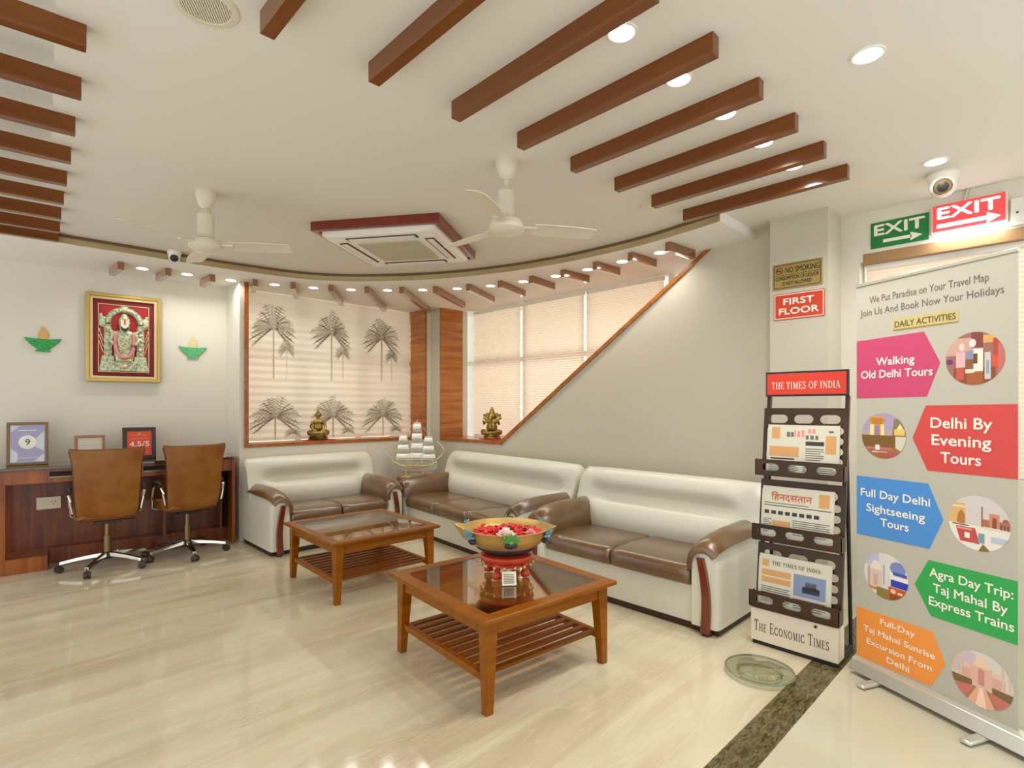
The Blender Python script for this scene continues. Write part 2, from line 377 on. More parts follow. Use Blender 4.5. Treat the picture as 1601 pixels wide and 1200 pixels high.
# wall on the right (faces -X): a slanting stair line cuts the opening
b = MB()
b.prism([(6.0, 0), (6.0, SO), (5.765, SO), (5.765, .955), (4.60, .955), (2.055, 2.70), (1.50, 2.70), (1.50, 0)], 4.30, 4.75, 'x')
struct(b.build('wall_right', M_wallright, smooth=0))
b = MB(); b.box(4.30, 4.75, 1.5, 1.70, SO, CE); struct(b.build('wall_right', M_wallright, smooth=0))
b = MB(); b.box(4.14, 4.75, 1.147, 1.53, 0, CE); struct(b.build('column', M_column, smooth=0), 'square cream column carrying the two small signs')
b = MB(); b.box(4.45, 4.6, -.6, 1.147, 0, .95); b.box(4.45, 4.6, -.6, 1.147, 2.42, CE); b.box(4.45, 4.6, 1.03, 1.147, .95, 2.42)
struct(b.build('wall_front', M_wall, smooth=0))
# wall behind the desk, turned five degrees, and the return that closes its recess
dk = Matrix.Rotation(R(-5), 4, 'Z')
b = MB().at((1.885, 6.42, 0), R(-5)); b.box(-3.2, 0.05, 0, .15, 0, CE+.1); struct(b.build('wall_left', M_wall, smooth=0))
# wooden edging round the two openings
b = MB(); b.box(1.93, 1.972, 5.985, 6.03, 1.0, SO-.002); b.box(1.93, 4.24, 5.985, 6.40, .965, 1.005)
struct(b.build('trim_4', M_trim, smooth=0, bevel=.002), 'thin brown wood edging round the palm print window')
b = MB(); b.box(4.205, 4.232, 5.99, 6.42, 1.0, SO-.002); struct(b.build('trim_5', M_jamb, smooth=0), 'brown plank panel lining the right side of the palm print window')
b = MB(); b.box(4.29, 4.66, 5.755, 5.78, .99, SO-.002); struct(b.build('trim_6', M_jamb, smooth=0), 'orange brown plank panel lining the left side of the stair window')
b = MB(); b.box(4.285, 4.76, 4.585, 5.77, .955, .995)
s0, s1 = Vector((4.60, .955)), Vector((2.055, 2.70)); dn = Vector((s1.y-s0.y, -(s1.x-s0.x))).normalized()
b.prism([(4.60, .955), (2.055, 2.70), (2.055 + .055, 2.70), (4.615, .995)], 4.283, 4.76, 'x')
struct(b.build('trim_7', M_trim, smooth=0), 'brown wood edging on the sill and the slanting stair line')

# window frames behind the blinds (white bars, clear glass)
def win(name, x0, x1, z0, z1, loc, rz, bars, hbars, label):
    t = struct(thing(name, label, 'window', loc, rz)); del t['category']
    f = MB()
    for x in [x0, x1] + bars: f.box(x-.03, x+.03, -.02, .03, z0, z1)
    for z in [z0, z1] + hbars: f.box(x0, x1, -.02, .03, z-.03, z+.03)
    f.build('frame', M_white, t, .004); g = MB(); g.box(x0, x1, .0, .006, z0, z1); g.build('glass', M_glass, t)
    return t
win('window_1', 1.9, 4.3, .95, 2.75, (0, 6.50, 0), 0, [2.7, 3.5], [2.0], 'window behind the palm print blind')
win('window_2', -6.1, -2.1, .8, 2.8, (4.88, 0, 0), R(-90), [-4.73, -3.76, -2.74], [2.0], 'tall window behind the peach blinds on the stairs')
win('window_3', -1.05, .5, .93, 2.44, (4.56, 0, 0), R(-90), [-.3], [], 'window behind the blind near the exit signs')

# ------------------------------------------------------------------ blinds
def pleats(b, x0, x1, z0, z1, pitch, dep):
    n = int((z1-z0)/pitch); rings = []
    for i in range(n+1):
        z = z0 + (z1-z0)*i/n; rings += [(z, 0), (z + .5*(z1-z0)/n, -dep)] if i < n else [(z, 0)]
    vs = []; fs = []
    for z, y in rings: vs += [(x0, y, z), (x1, y, z)]
    for i in range(len(rings)-1): fs.append((2*i, 2*i+1, 2*i+3, 2*i+2))
    return b.add(vs, fs)
def blind(x0, x1, z0, z1, loc, rz, label, m, pitch, dep, name='window_blind'):
    t = thing(name, label, 'blind', loc, rz, 'peach blinds' if m is M_blind else None)
    b = MB(); pleats(b, x0, x1, z0+.03, z1-.04, pitch, dep); b.build('fabric', m, t, smooth=0)
    b = MB(); b.box(x0, x1, -.02, .02, z1-.04, z1); b.build('head_rail', M_white, t, .003)
    b = MB(); b.box(x0, x1, -.012, .012, z0, z0+.03); b.build('bottom_rail', M_white, t, .003)
    return t
for (y0, y1, z0, lb) in ((5.675, 4.78, .995, 'peach pleated blind behind the brass elephant-headed statue'), (4.74, 3.775, 1.0, 'middle peach pleated blind above the stair line'), (3.735, 2.78, 1.5, 'right-hand peach pleated blind under the top of the stair line')):
    blind(-y0, -y1, z0, 2.69, (4.80, 0, 0), R(-90), lb, M_blind, .028, .01)
t = blind(-1.0, .4, .96, 2.40, (4.50, 0, 0), R(-90), 'cream pleated blind behind the travel banner under the exit signs', M_blind, .03, .012)
b = MB(); b.box(-1.01, .4, -.055, -.005, 2.40, 2.475); b.build('wood_valance', mat('valance_tan', '#A07C50', .4), t, .004)
pb = thing('palm_print_blind', 'cream roman blind printed with grey palm trees', 'blind', (0, 6.36, 0))
b = MB(); pleats(b, 1.985, 4.195, 1.008, 2.695, .083, .011); b.build('fabric', M_palmblind, pb, smooth=0)
def palm(b, x, z, w, h, trunk, y=-.0135):
    b.sheet([(x-.012*w, z-trunk), (x+.012*w, z-trunk), (x+.02*w, z), (x-.02*w, z)], y)
    N = 15
    for i in range(N):   # arching fronds, each a thin rib with hanging leaflets
        a = R(-42 + 264*(i+.5)/N) + random.uniform(-.06, .06); L = random.uniform(.40, .52); yy = y - .0002*i
        P = []
        for q in range(9):
            t = q/8; P.append((x + L*w*math.cos(a)*t, z + L*h*1.15*math.sin(a)*t - .16*h*t*t*abs(math.cos(a)) ))
        for q in range(8):
            (ax, az), (bx, bz) = P[q], P[q+1]; b.sheet([(ax, az-.006*h), (bx, bz-.004*h), (bx, bz+.004*h), (ax, az+.006*h)], yy)
            ln = .12*h*(1 - .55*abs(q/8-.35)); sg = 1; hz = abs(math.cos(a))
            for (du, dz) in ((.12*w*(1 if math.cos(a) > 0 else -1), -ln*(.3 + .7*hz)), (-.07*w*(1 if math.cos(a) > 0 else -1), ln*(1-hz)), (.07*w*(1 if math.cos(a) > 0 else -1), ln*.5)):
                b.sheet([(ax, az-.008*h), (ax+du, az+dz*.9), (ax+du*.8, az+dz), (ax, az+.012*h)], yy-.0001)
for x in (2.36, 3.06, 3.76):
    for dx, z, w, h, tr in ((0, 2.30, .52, .52, .58), (.15, 2.07, .2, .22, .34), (.02, 1.28, .56, .46, .26), (.22, 1.09, .2, .12, .06)):
        b = MB(); palm(b, x + dx, z, w, h, tr); b.build('palm_print', M_palm, pb, smooth=0)

# ------------------------------------------------------------------ ceiling beams
def beamthing(loc, rz, L, w, h, m, label, group):
    b = MB(); b.box(-w/2, w/2, 0, L, 0, h); o = b.build('ceiling_beam', m, bevel=.002); o.location = loc; o.rotation_euler = (0, 0, rz)
    return tag(o, label, 'beam', group, 'thing')
for i in range(8):
    x = .68 + .4*i + .012*i*(7-i)/7; y0, y1 = 1.955 - .012*i, .93 - .009*i
    lb = '%s of the long brown beams right of the round ceiling grille, counted from the left' % ORD[i]
    beamthing((x+.025, y1, 2.692), 0, y0-y1, .05, CE-2.692+.002, M_beam, lb, 'long beams beside the downlights')
LB = [(.26, 2.482), (.286, 2.89), (.304, 3.299), (.323, 3.698), (.339, 4.09), (.356, 4.484), (.372, 4.86), (.393, 5.235), (.405, 5.535)]
for i, (x, y) in enumerate(LB):
    lb = '%s of the brown beams stacked at the upper left edge, counted from the top' % ORD[i]
    beamthing((x, y, 2.692), R(90-4.5), 1.3, .05, CE-2.692+.002, M_beam, lb, 'long beams at the left edge')
FR = [(.866, 5.932), (1.227, 5.9), (1.597, 5.875), (1.971, 5.795), (2.301, 5.655), (2.639, 5.495), (2.955, 5.295), (3.232, 5.048), (3.474, 4.767), (3.67, 4.441), (3.803, 4.096), (3.889, 3.73), (3.93, 3.355), (3.92, 2.963), (3.892, 2.574), (3.866, 2.207)]
BK = [(.849, 6.28), (1.215, 6.25), (1.595, 6.22), (2.075, 6.169), (2.542, 6.158), (3.12, 6.2), (3.707, 6.191), (4.20, 5.89), (4.273, 5.259), (4.31, 4.756), (4.33, 4.265), (4.30, 3.795), (4.296, 3.334), (4.27, 2.953), (4.26, 2.562), (4.234, 2.186)]
for i, (f, k) in enumerate(zip(FR, BK)):
    d = Vector(k) - Vector(f); lb = '%s short brown beam from the left under the curved soffit' % ORD[i]
    beamthing((f[0], f[1], SO-.07), math.atan2(d.y, d.x) - PI/2, d.length, .05, .071, M_beamshort, lb, 'short beams under the curved soffit')

# ------------------------------------------------------------------ downlights
def lamp(parent, z, w, r=.06, spread=150, color=(1, .97, .92)):
    L = bpy.data.lights.new('lamp', 'AREA'); L.shape = 'DISK'; L.size = r*2; L.energy = w; L.color = color; L.spread = R(spread)
    o = bpy.data.objects.new('lamp', L); COL.objects.link(o); o.parent = parent; o.location = (0, 0, z); return o
def downlight(x, y, z, r, label, group, w):
    t = thing('downlight', label, 'ceiling light', (x, y, z), 0, group)
    b = MB(); b.lathe([(r, 0), (r, -.006), (r*1.16, -.006), (r*1.2, 0)], 24, cap=False); b.build('bezel', M_white, t)
    b = MB(); b.lathe([(r*1.02, -.001), (r*1.02, -.004), (r*.8, -.0055)], 24); b.build('lens', M_lamp, t)
    lamp(t, -.012, w, r); return t
for i, (x, y) in enumerate([(1.668, 1.139), (2.076, 1.135), (2.475, 1.119), (2.888, 1.102), (3.295, 1.091)]):
    downlight(x, y, CE, .047, '%s round downlight from the camera side between the long brown beams' % ORD[i], 'downlights between the long beams', LAMP_W*1.2)
downlight(2.461, .543, CE, .05, 'round downlight alone on the plain ceiling at upper right', 'downlights on the plain ceiling', LAMP_W*1.2)
downlight(3.806, .515, CE, .05, 'round downlight just above the white security camera', 'downlights on the plain ceiling', LAMP_W*1.2)
for i, (x, y) in enumerate([(1.052, 6.071), (1.413, 6.029), (1.80, 5.99), (2.199, 5.884), (2.562, 5.747), (2.904, 5.549), (3.212, 5.296), (3.484, 5.008), (3.714, 4.686), (3.887, 4.327), (3.996, 3.943), (4.062, 3.552), (4.085, 3.171), (4.082, 2.781), (4.073, 2.397)]):
    downlight(x, y, SO, .048, '%s small downlight from the left in the curved soffit' % ORD[i], 'downlights in the curved soffit', LAMP_W*.5)

# ------------------------------------------------------------------ fans, air conditioner, ceiling fittings
def fan(x, y, label, a0, drop):
    t = thing('ceiling_fan', label, 'fan', (x, y, CE), 0, 'white ceiling fans')
    b = MB(); b.lathe([(.06, 0), (.062, -.03), (.045, -.085), (.02, -.11)], 24); b.build('canopy', M_fan, t)
    b = MB(); b.cyl((0, 0, 0), .016, -drop+.05, -.08, 12); b.build('down_rod', M_fan, t)
    b = MB(); b.lathe([(.03, -drop+.22), (.05, -drop+.19), (.048, -drop+.06), (.06, -drop+.04)], 24); b.build('rod_cover', M_fan, t)
    b = MB(); b.lathe([(.04, -drop+.045), (.085, -drop+.03), (.1, -drop), (.1, -drop-.02), (.07, -drop-.04), (.03, -drop-.046)], 28); b.build('motor_housing', M_fan, t)
    for k in range(3):
        a = a0 + 2*PI*k/3; b = MB().at((0, 0, -drop-.002), a)
        b.prism([(.09, -.018), (.17, -.025), (.17, .025), (.09, .018)], -.004, .004, 'z')
        n = 10; rings = []
        for i in range(n+1):
            u = i/n; x_ = .15 + .37*u; w = .05 + .012*math.sin(PI*min(1, u*1.1)) ; w *= 1 if u < .92 else .85
            rings.append([(x_, -w, .012), (x_, 0, .006), (x_, w, -.012), (x_, w, -.016), (x_, 0, .001), (x_, -w, .008)])
        b.loft(rings); b.build('blade', M_fan, t)
    return t
fan(2.075, 2.177, 'white ceiling fan hanging right of the air conditioner, nearer the long beams', R(-44.2 + 14), .37)
fan(1.006, 3.842, 'white ceiling fan hanging left of the air conditioner, nearer the deity picture', R(-44.2 + 8), .34)
ac = thing('cassette_air_conditioner', 'white cassette air conditioner framed in red brown wood on the ceiling', 'air conditioner', (2.417, 3.79, CE), R(34.7))
b = MB(); O = [(-.5, -.5), (.5, -.5), (.5, .5), (-.5, .5)]; I = [(-.46, -.46), (-.46, .46), (.46, .46), (.46, -.46)]
b.prism(O, -.07, .0, 'z', [I]); b.build('wood_frame', M_acframe, ac, .006)
b = MB(); b.prism(rrect(-.46, .46, -.46, .46, .01), -.05, 0, 'z'); b.build('mounting_plate', M_white, ac)
b = MB(); b.loft([[(x, y, z) for x, y in rrect(-s_, s_, -s_, s_, .05)] for s_, z in ((.455, -.05), (.452, -.088), (.43, -.104))]); fp = b.build('face_panel', M_white, ac)
b = MB(); b.box(-.25, .25, -.25, .25, -.112, -.103)
b.build('intake_grille', M_acgrille, ac, .004)
for k in range(4):
    b = MB().at((0, 0, 0), PI/2*k); b.box(-.28, .28, -.385, -.315, -.1095, -.103); sl = b.build('air_slot', M_acdark, ac)
    b = MB().at((0, 0, 0), PI/2*k); b.box(-.265, .265, -.373, -.327, -.115, -.109); b.build('louvre', M_white, sl, .002)
g = thing('round_ceiling_grille', 'round white speaker grille in the ceiling at the top edge', 'speaker', (.54, 2.06, CE))
b = MB(); b.lathe([(.075, 0), (.078, -.008), (.1, -.006), (.108, 0)], 32, cap=False); b.build('ring', M_fan, g)
b = MB()
for k in range(-9, 10):
    L = math.sqrt(max(.077**2 - (k*.008)**2, 0)); b.at((0, 0, 0), R(-30)).box(k*.008-.0025, k*.008+.0025, -L, L, -.006, -.001)
b.k = 1; b.at().cyl((0, 0, 0), .077, -.001, 0, 28); b.build('slotted_cover', [M_fan, M_acgrille], g, smooth=0)
d = thing('smoke_detector', 'round white smoke detector behind the second last long beam', 'smoke detector', (3.263, 1.985, CE))
b = MB(); b.lathe([(.075, 0), (.075, -.012), (.06, -.02), (.055, -.03), (.02, -.035)], 28); b.build('body', M_fan, d)
def dome_cam(loc, rz, label, s, tilt=0):
    t = thing('security_camera', label, 'camera', loc, rz)
    b = MB(); b.lathe([(.055*s, 0), (.06*s, -.012*s), (.052*s, -.04*s), (.05*s, -.05*s)], 28); b.build('mount', M_white, t)
    b = MB(); b.ell((0, 0, -.055*s), (.05*s, .05*s, .05*s), 24, 14); b.build('eyeball', M_white, t)
    a = R(-28 + tilt); v = Vector((0, -math.cos(a), math.sin(a)))
    b = MB().at(Vector((0, 0, -.055*s)) + v*.036*s, 0, PI/2 - a + PI*0); b.lathe([(.03*s, -.004*s), (.034*s, .006*s), (.03*s, .017*s), (.024*s, .018*s)], 24); ln = b.build('lens_ring', M_bronze if s > 1.2 else M_black, t)
    b = MB().at(Vector((0, 0, -.055*s)) + v*.05*s, 0, PI/2 - a); b.lathe([(.022*s, 0), (.02*s, .006*s), (.008*s, .01*s)], 20); b.build('lens', M_black, ln)
    return t
dome_cam((1.19, 5.50, CE), R(-15), 'small white dome camera on the ceiling above the deity picture', .95)
dome_cam((4.03, .513, CE), R(-82), 'large white dome camera on the ceiling above the red exit sign', 1.35, 6)

# ------------------------------------------------------------------ sofas
def sofa(name, label, loc, rz, Wd, ncush, group, left_roll=.22, right_roll=.22):
    t = thing('sofa', label, 'sofa', loc, rz, group)
    hw = Wd/2; aw = .2; D = .84
    b = MB(); b.box(-hw+.02, hw-.02, .03, D-.02, .045, .285); b.build('base', M_sofa, t, .012)
    b = MB(); b.box(-hw+.03, hw-.03, .05, D-.04, .0, .05); b.build('plinth', M_plinth, t)
    # backrest: a bulging profile swept across, the hollow between the two rolls fading out at the ends
    full = [(D, .05), (D, .70), (D-.01, .80), (D-.05, .86), (D-.11, .872), (D-.17, .85), (D-.205, .80), (D-.215, .755), (D-.19, .715), (D-.165, .68), (D-.165, .65), (D-.195, .625), (D-.245, .60), (D-.285, .56), (D-.31, .50), (D-.31, .44), (D-.29, .38), (D-.26, .30), (D-.25, .05)]
    flat = [(D, .05), (D, .70), (D-.01, .80), (D-.05, .855), (D-.09, .865), (D-.135, .845), (D-.165, .80), (D-.18, .755), (D-.19, .715), (D-.2, .68), (D-.21, .65), (D-.22, .625), (D-.235, .60), (D-.25, .56), (D-.262, .50), (D-.268, .44), (D-.265, .38), (D-.25, .30), (D-.24, .05)]
    N = 40; rings = []
    for i in range(N+1):
        x = -hw + .01 + (Wd-.02)*i/N; e = min(x+hw, hw-x); k = max(0, min(1, (e-.1)/.2)); k = k*k*(3-2*k)
        q = max(0, min(1, e/.05)); sh = 1 - (1-math.sqrt(1-(1-q)**2))*.10
        rings.append([(x, D-(D-(fl[0]*(1-k)+fu[0]*k))*(.86+.14*sh) , (fl[1]*(1-k)+fu[1]*k)*sh) for fl, fu in zip(flat, full)])
    b = MB(); b.loft(rings); b.build('backrest', M_sofa, t, smooth=60)
    # seat cushions
    x0, x1 = -hw+aw-.01, hw-aw+.01; cw = (x1-x0)/ncush
    for i in range(ncush):
        a, c = x0 + cw*i + .003, x0 + cw*(i+1) - .003; rings = []
        prof = [(.6, .28), (.02, .28), (.0, .29), (-.012, .33), (-.008, .375), (.012, .398), (.05, .408), (.25, .418), (.6, .40)]
        for u in (0, .02, .06, .15, .5, .85, .94, .98, 1):
            e = min(u, 1-u); k = min(1, e/.1); k = math.sqrt(max(0, 1-(1-k)**2))
            rings.append([(a+(c-a)*u, y + (0 if y > .5 else .022*(1-k)), .285 + (z-.285)*(.86+.14*k)) for y, z in prof])
        b = MB(); b.loft(rings); b.build('seat_cushion', M_cush, t, smooth=45)
    # arms
    for s in (-1, 1):
        xc = s*(hw - aw/2); r = aw/2
        def arch(w, zt, ins=0):   # closed cross section, inner side first
            pts = [(xc - s*(w), .05)]
            for i in range(13):
                a = PI - PI*i/12; pts.append((xc - s*w*math.cos(PI-a)*1.0 if False else xc + s*w*math.cos(a), .42 + (zt-.42)*math.sin(a)))
            pts.append((xc + s*w, .05)); return pts
        b = MB(); rings = []
        for y, k, zt in ((-.0, .86, .51), (.015, .95, .53), (.05, 1, .555), (.14, 1, .575), (.3, 1, .588), (.66, 1, .59)):
            rings.append([(p[0], y, p[1]) for p in arch(r*k - .008, zt)])
        b.loft(rings); arm = b.build('armrest', M_sofa, t, smooth=45)
        # brown leather pad wrapping the top and the inner side
        b = MB(); rings = []
        for y, k, zt in ((-.014, .93, .535), (.0, 1.0, .56), (.06, 1.06, .588), (.14, 1.09, .603), (.3, 1.1, .614), (.62, 1.1, .618), (.66, 1.04, .60)):
            o_, i_ = [], []
            for i in range(15):
                a = PI - PI*.80*i/14
                o_.append((xc + s*(r*k+.012)*math.cos(a), y, .43 + (zt-.43)*math.sin(a))); i_.append((xc + s*(r*k-.022)*math.cos(a), y, .43 + (zt-.03-.43)*math.sin(a)))
            o_ = [(o_[0][0], y, .385 if k > 1 else .39)] + o_; i_ = [(i_[0][0], y, .385 if k > 1 else .39)] + i_
            rings.append(o_ + i_[::-1])
        b.loft(rings); lab(b.build('arm_pad', M_cush, arm, smooth=50), 'brown leather arm pad')
        # curved wood inlay on the front of the arm with its foot
        L, Rr = [], []
        for i in range(13):
            u = i/12; z = .02 + .455*u; c = xc + s*(.012 + .022*math.sin(PI*u) - .03*u); w = .03 - .006*u
            L.append((c-w, z)); Rr.append((c+w, z))
        b = MB(); b.prism(L + Rr[::-1], -.02, .03, 'y'); lab(b.build('wood_inlay', M_inlay, arm, .004), 'dark curved wood inlay')
        b = MB(); b.cyl((xc + s*.01, .02, 0), .028, 0, .05, 14); b.build('foot', M_plinth, arm)
    return t
sofa('a', 'white two-seat sofa with brown cushions under the palm print window', (2.59, 5.12, 0), 0, 1.43, 2, 'white and brown leather sofas')
sofa('b', 'white three-seat sofa with brown cushions in the corner under the stair window', (3.27, 4.255, 0), R(-95.2), 2.2, 3, 'white and brown leather sofas')
sofa('c', 'white two-seat sofa with brown cushions nearest the newspaper rack', (3.14, 2.25, 0), R(-90), 1.6, 2, 'white and brown leather sofas')

# ------------------------------------------------------------------ coffee tables
def coffee_table(loc, rz, label, a, c):
    t = thing('coffee_table', label, 'table', loc, rz, 'square wooden coffee tables'); h = .45
    b = MB(); b.prism([(-a, -c), (a, -c), (a, c), (-a, c)], h-.024, h, 'z', [[(-a+.075, -c+.075), (-a+.075, c-.075), (a-.075, c-.075), (a-.075, -c+.075)]])
    b.build('top_frame', M_table, t, .007)
    b = MB(); b.box(-a+.07, a-.07, -c+.07, c-.07, h-.014, h-.004); lab(b.build('glass_panel', M_tglass, t), 'amber tinted glass panel')
    b = MB(); q = .07
    b.prism([(-a+.05, -c+.05), (a-.05, -c+.05), (a-.05, c-.05), (-a+.05, c-.05)], h-.095, h-.024, 'z', [[(-a+q, -c+q), (-a+q, c-q), (a-q, c-q), (a-q, -c+q)]])
    b.build('apron', M_table, t, .002)
    for sx in (-1, 1):
        for sy in (-1, 1):
            b = MB(); b.taper(sx*(a-.072), sy*(c-.072), 0, h-.026, .02, .034, sx*.014, sy*.014); b.build('leg', M_table, t, .003)
    for sx in (-1, 1):
        b = MB(); b.box(sx*(a-.068)-.016, sx*(a-.068)+.016, -c+.09, c-.09, .135, .17); b.build('shelf_rail', M_table, t, .003)
    b = MB(); n = 11
    for i in range(n):
        y = -c+.11 + (2*c-.22)*i/(n-1); b.box(-a+.07, a-.07, y-.0185, y+.0185, .152, .168)
    b.build('slatted_shelf', M_tabledark, t, .002)
    return t
coffee_table((2.06, 2.215, 0), R(-4.8), 'square glass topped coffee table carrying the flower bowl', .45, .465)
coffee_table((2.18, 4.0, 0), R(-2.0), 'empty square glass topped coffee table in front of the far sofa', .45, .475)

# ------------------------------------------------------------------ flower bowl on red stand
BX, BY = 2.118, 2.222
st = thing('bowl_stand', 'red enamelled round stand with little bells under the flower bowl', 'stand', (BX, BY, .4503), R(20))
b = MB(); b.lathe([(.0, .085), (.135, .085), (.15, .095), (.155, .108), (.148, .12), (.12, .128), (0, .128)], 36, cap=False); b.build('ring_top', M_enamel, st)
b = MB(); b.lathe([(.115, .062), (.128, .066), (.128, .08), (.115, .086)], 36, cap=False); b.build('lower_rim', M_enamel, st)
for k in range(4):
    a = PI/2*k; b = MB(); b.lathe([(.012, 0), (.024, .004), (.028, .02), (.022, .034), (.014, .042), (.02, .055), (.024, .07), (.016, .088)], 16, (.115*math.cos(a), .115*math.sin(a), 0)); b.build('leg', M_enamel, st)
for k in range(16):
    a = 2*PI*k/16; b = MB(); b.ell((.148*math.cos(a), .148*math.sin(a), .07), (.009, .009, .011), 10, 6); b.build('bell', M_brasslight, st)
bw = thing('flower_bowl', 'gold pointed bowl of floating red petals on the red stand', 'bowl', (BX, BY, .5783), R(-44.2))
n = 48; prof = [(.04, 0), (.10, .004), (.165, .035), (.215, .075), (.238, .11), (.245, .138), (.25, .142), (.238, .142), (.228, .11), (.2, .075), (.15, .05), (.0, .045)]
rings = []
for r_, z in prof:
    ring = []
    for i in range(n):
        a = 2*PI*i/n; d = abs(((a - PI + PI) % (2*PI)) - PI); k = max(0, 1 - d/.42); k2 = max(0, 1 - min(a, 2*PI-a)/.4); ext = (.06*k*k + .035*k2*k2)*(z/.14)
        rr = r_ + ext*(1 if r_ > .19 else 0); ring.append((rr*math.cos(a), rr*math.sin(a)*.97, z + (.02*k*k if r_ > .19 and z > .1 else 0)))
    rings.append(ring)
b = MB(); b.loft(rings, True, True); b.build('bowl_body', M_brasslight, bw, smooth=50)
b = MB(); b.lathe([(.12, .002), (.17, .030), (.175, .036), (.17, .042)], 40, cap=False); lab(b.build('dark_band', M_darkblue, bw), 'dark blue band low on the bowl')
for k in range(6):
    a = R(-92 + 60*k + 8); b = MB()
    for j in range(7):
        u = R(-78 + 26*j); b.M = Matrix.Translation((.247*math.cos(a), .247*math.sin(a), .108)) @ Matrix.Rotation(a, 4, 'Z') @ Matrix.Rotation(R(14), 4, 'Y') @ Matrix.Rotation(u, 4, 'X')
        b.ell((0, 0, .027), (.006, .0085, .027 if j % 2 else .031), 10, 8)
    b.M = Matrix.Translation((.249*math.cos(a), .249*math.sin(a), .108)); b.ell((0, 0, 0), (.014, .014, .012), 12, 8)
    lab(b.build('leaf_ornament', M_leafen if k in (0, 3) else M_peacock, bw), 'green fan-shaped ornament' if k in (0, 3) else 'blue fan-shaped ornament')
    b = MB().at((.232*math.cos(a), .232*math.sin(a), .088), a); b.ell((0, 0, 0), (.012, .036, .018), 12, 8); b.build('ornament_base', M_darkblue, bw)
b = MB(); b.cyl((0, 0, 0), .215, .088, .1, 40); b.build('red_water', mat('red_water', '#B4303A', .1), bw)
b = MB()
for k in range(170):
    a = random.uniform(0, 2*PI); r_ = .19*math.sqrt(random.random()); 
    b.at((r_*math.cos(a), r_*math.sin(a), .104 + random.uniform(0, .016)), random.uniform(0, 6), random.uniform(-.5, .5), random.uniform(-.5, .5)).ell((0, 0, 0), (.021, .014, .0045), 8, 4)
pt = b.build('flower_petals', M_petal); pt.location = (BX, BY, .5783); tag(pt, 'heap of red flower petals floating in the gold bowl', 'petals', kind='stuff')
def flower(x, y, z, label, r, m, rz=0):
    b = MB(); 
    for ring_, rr, n_ in ((0, r*.75, 8), (1, r*.45, 7), (2, r*.2, 5)):
        for k in range(n_):
            a = 2*PI*k/n_ + ring_*.4; b.at((rr*math.cos(a), rr*math.sin(a), ring_*r*.22), a, 0, -.5-.3*ring_).ell((0, 0, 0), (r*.36, r*.26, r*.08), 10, 6)
    o = b.build('flower', m); o.location = (x, y, z); return tag(o, label, 'flower')
flower(BX-.10, BY-.10, .704, 'white flower floating at the front of the gold bowl', .052, M_petalw)
flower(BX+.04, BY-.15, .70, 'pale pink flower floating at the right of the gold bowl', .03, mat('pink_petals', '#E8BEB0', .6))
cd = thing('tent_card', 'small white folded card standing before the red stand', 'card', (2.005, 2.085, .4503), R(-38))
b = MB(); b.add([(-.038, -.025, 0), (.038, -.025, 0), (.038, 0, .066), (-.038, 0, .066), (-.038, .025, 0), (.038, .025, 0)], [(0, 1, 2, 3), (3, 2, 5, 4)]); b.build('folded_sheet', M_ivory, cd, smooth=0)
b = MB()
for k in range(6): b.add([(-.03, -.0235+.0037*k*.0, 0)] * 0, []); u = .15 + .12*k; y = -.0258 + .025*u; z = .066*u; b.add([(-.03, y, z), (.026, y, z), (.026, y+.0012, z+.004), (-.03, y+.0012, z+.004)], [(0, 1, 2, 3)])
b.build('print_lines', M_ink, cd, smooth=0)

# ------------------------------------------------------------------ corner table with the sailing ship
ct = thing('corner_table', 'small round corner table hidden behind the sofa arms under the model ship', 'table', (3.80, 5.63, 0))
b = MB(); b.lathe([(0, .50), (.22, .50), (.23, .51), (.225, .525), (0, .525)], 36, cap=False); b.build('top', M_table, ct)
b = MB(); b.lathe([(.16, 0), (.15, .02), (.05, .05), (.035, .1), (.03, .3), (.05, .5)], 24); b.build('pedestal', M_table, ct)
sh = thing('model_ship', 'white model sailing ship with three masts standing in the corner', 'model ship', (3.80, 5.63, .5253), R(-44.2))
b = MB(); rings = []
for i in range(17):
    u = i/16; x = -.27 + .54*u; w = .075*math.sin(PI*min(1, .12+u*.86))**.6; zt = .135 + .07*(abs(u-.5)*2)**2.2; zb = .05 + .05*(abs(u-.5)*2)**3
    rings.append([(x, -w, zt), (x, -w*.8, (zt+zb)/2), (x, 0, zb), (x, w*.8, (zt+zb)/2), (x, w, zt)])
b.loft(rings); b.build('hull', M_crystal, sh, smooth=50)
b = MB(); b.box(-.24, .24, -.05, .05, .148, .156)
b.tube([(-.27, 0, .2), (-.36, 0, .235)], .006); b.build('deck', M_goldpale, sh)
b = MB(); b.tube([(x_, -.078*math.sin(PI*min(1, .12+(x_+.27)/.54*.86))**.6, .125 + .06*(abs(x_)/.27)**2.2) for x_ in [-.26+.04*i for i in range(14)]], .006, 6); lab(b.build('gilt_rail', M_gold, sh), 'gilt rail along the hull')
b = MB(); b.box(-.17, .17, -.055, .055, 0, .02); b.box(-.12, -.09, -.03, .03, .015, .08); b.box(.09, .12, -.03, .03, .015, .08); b.build('cradle', M_goldpale, sh, .003)
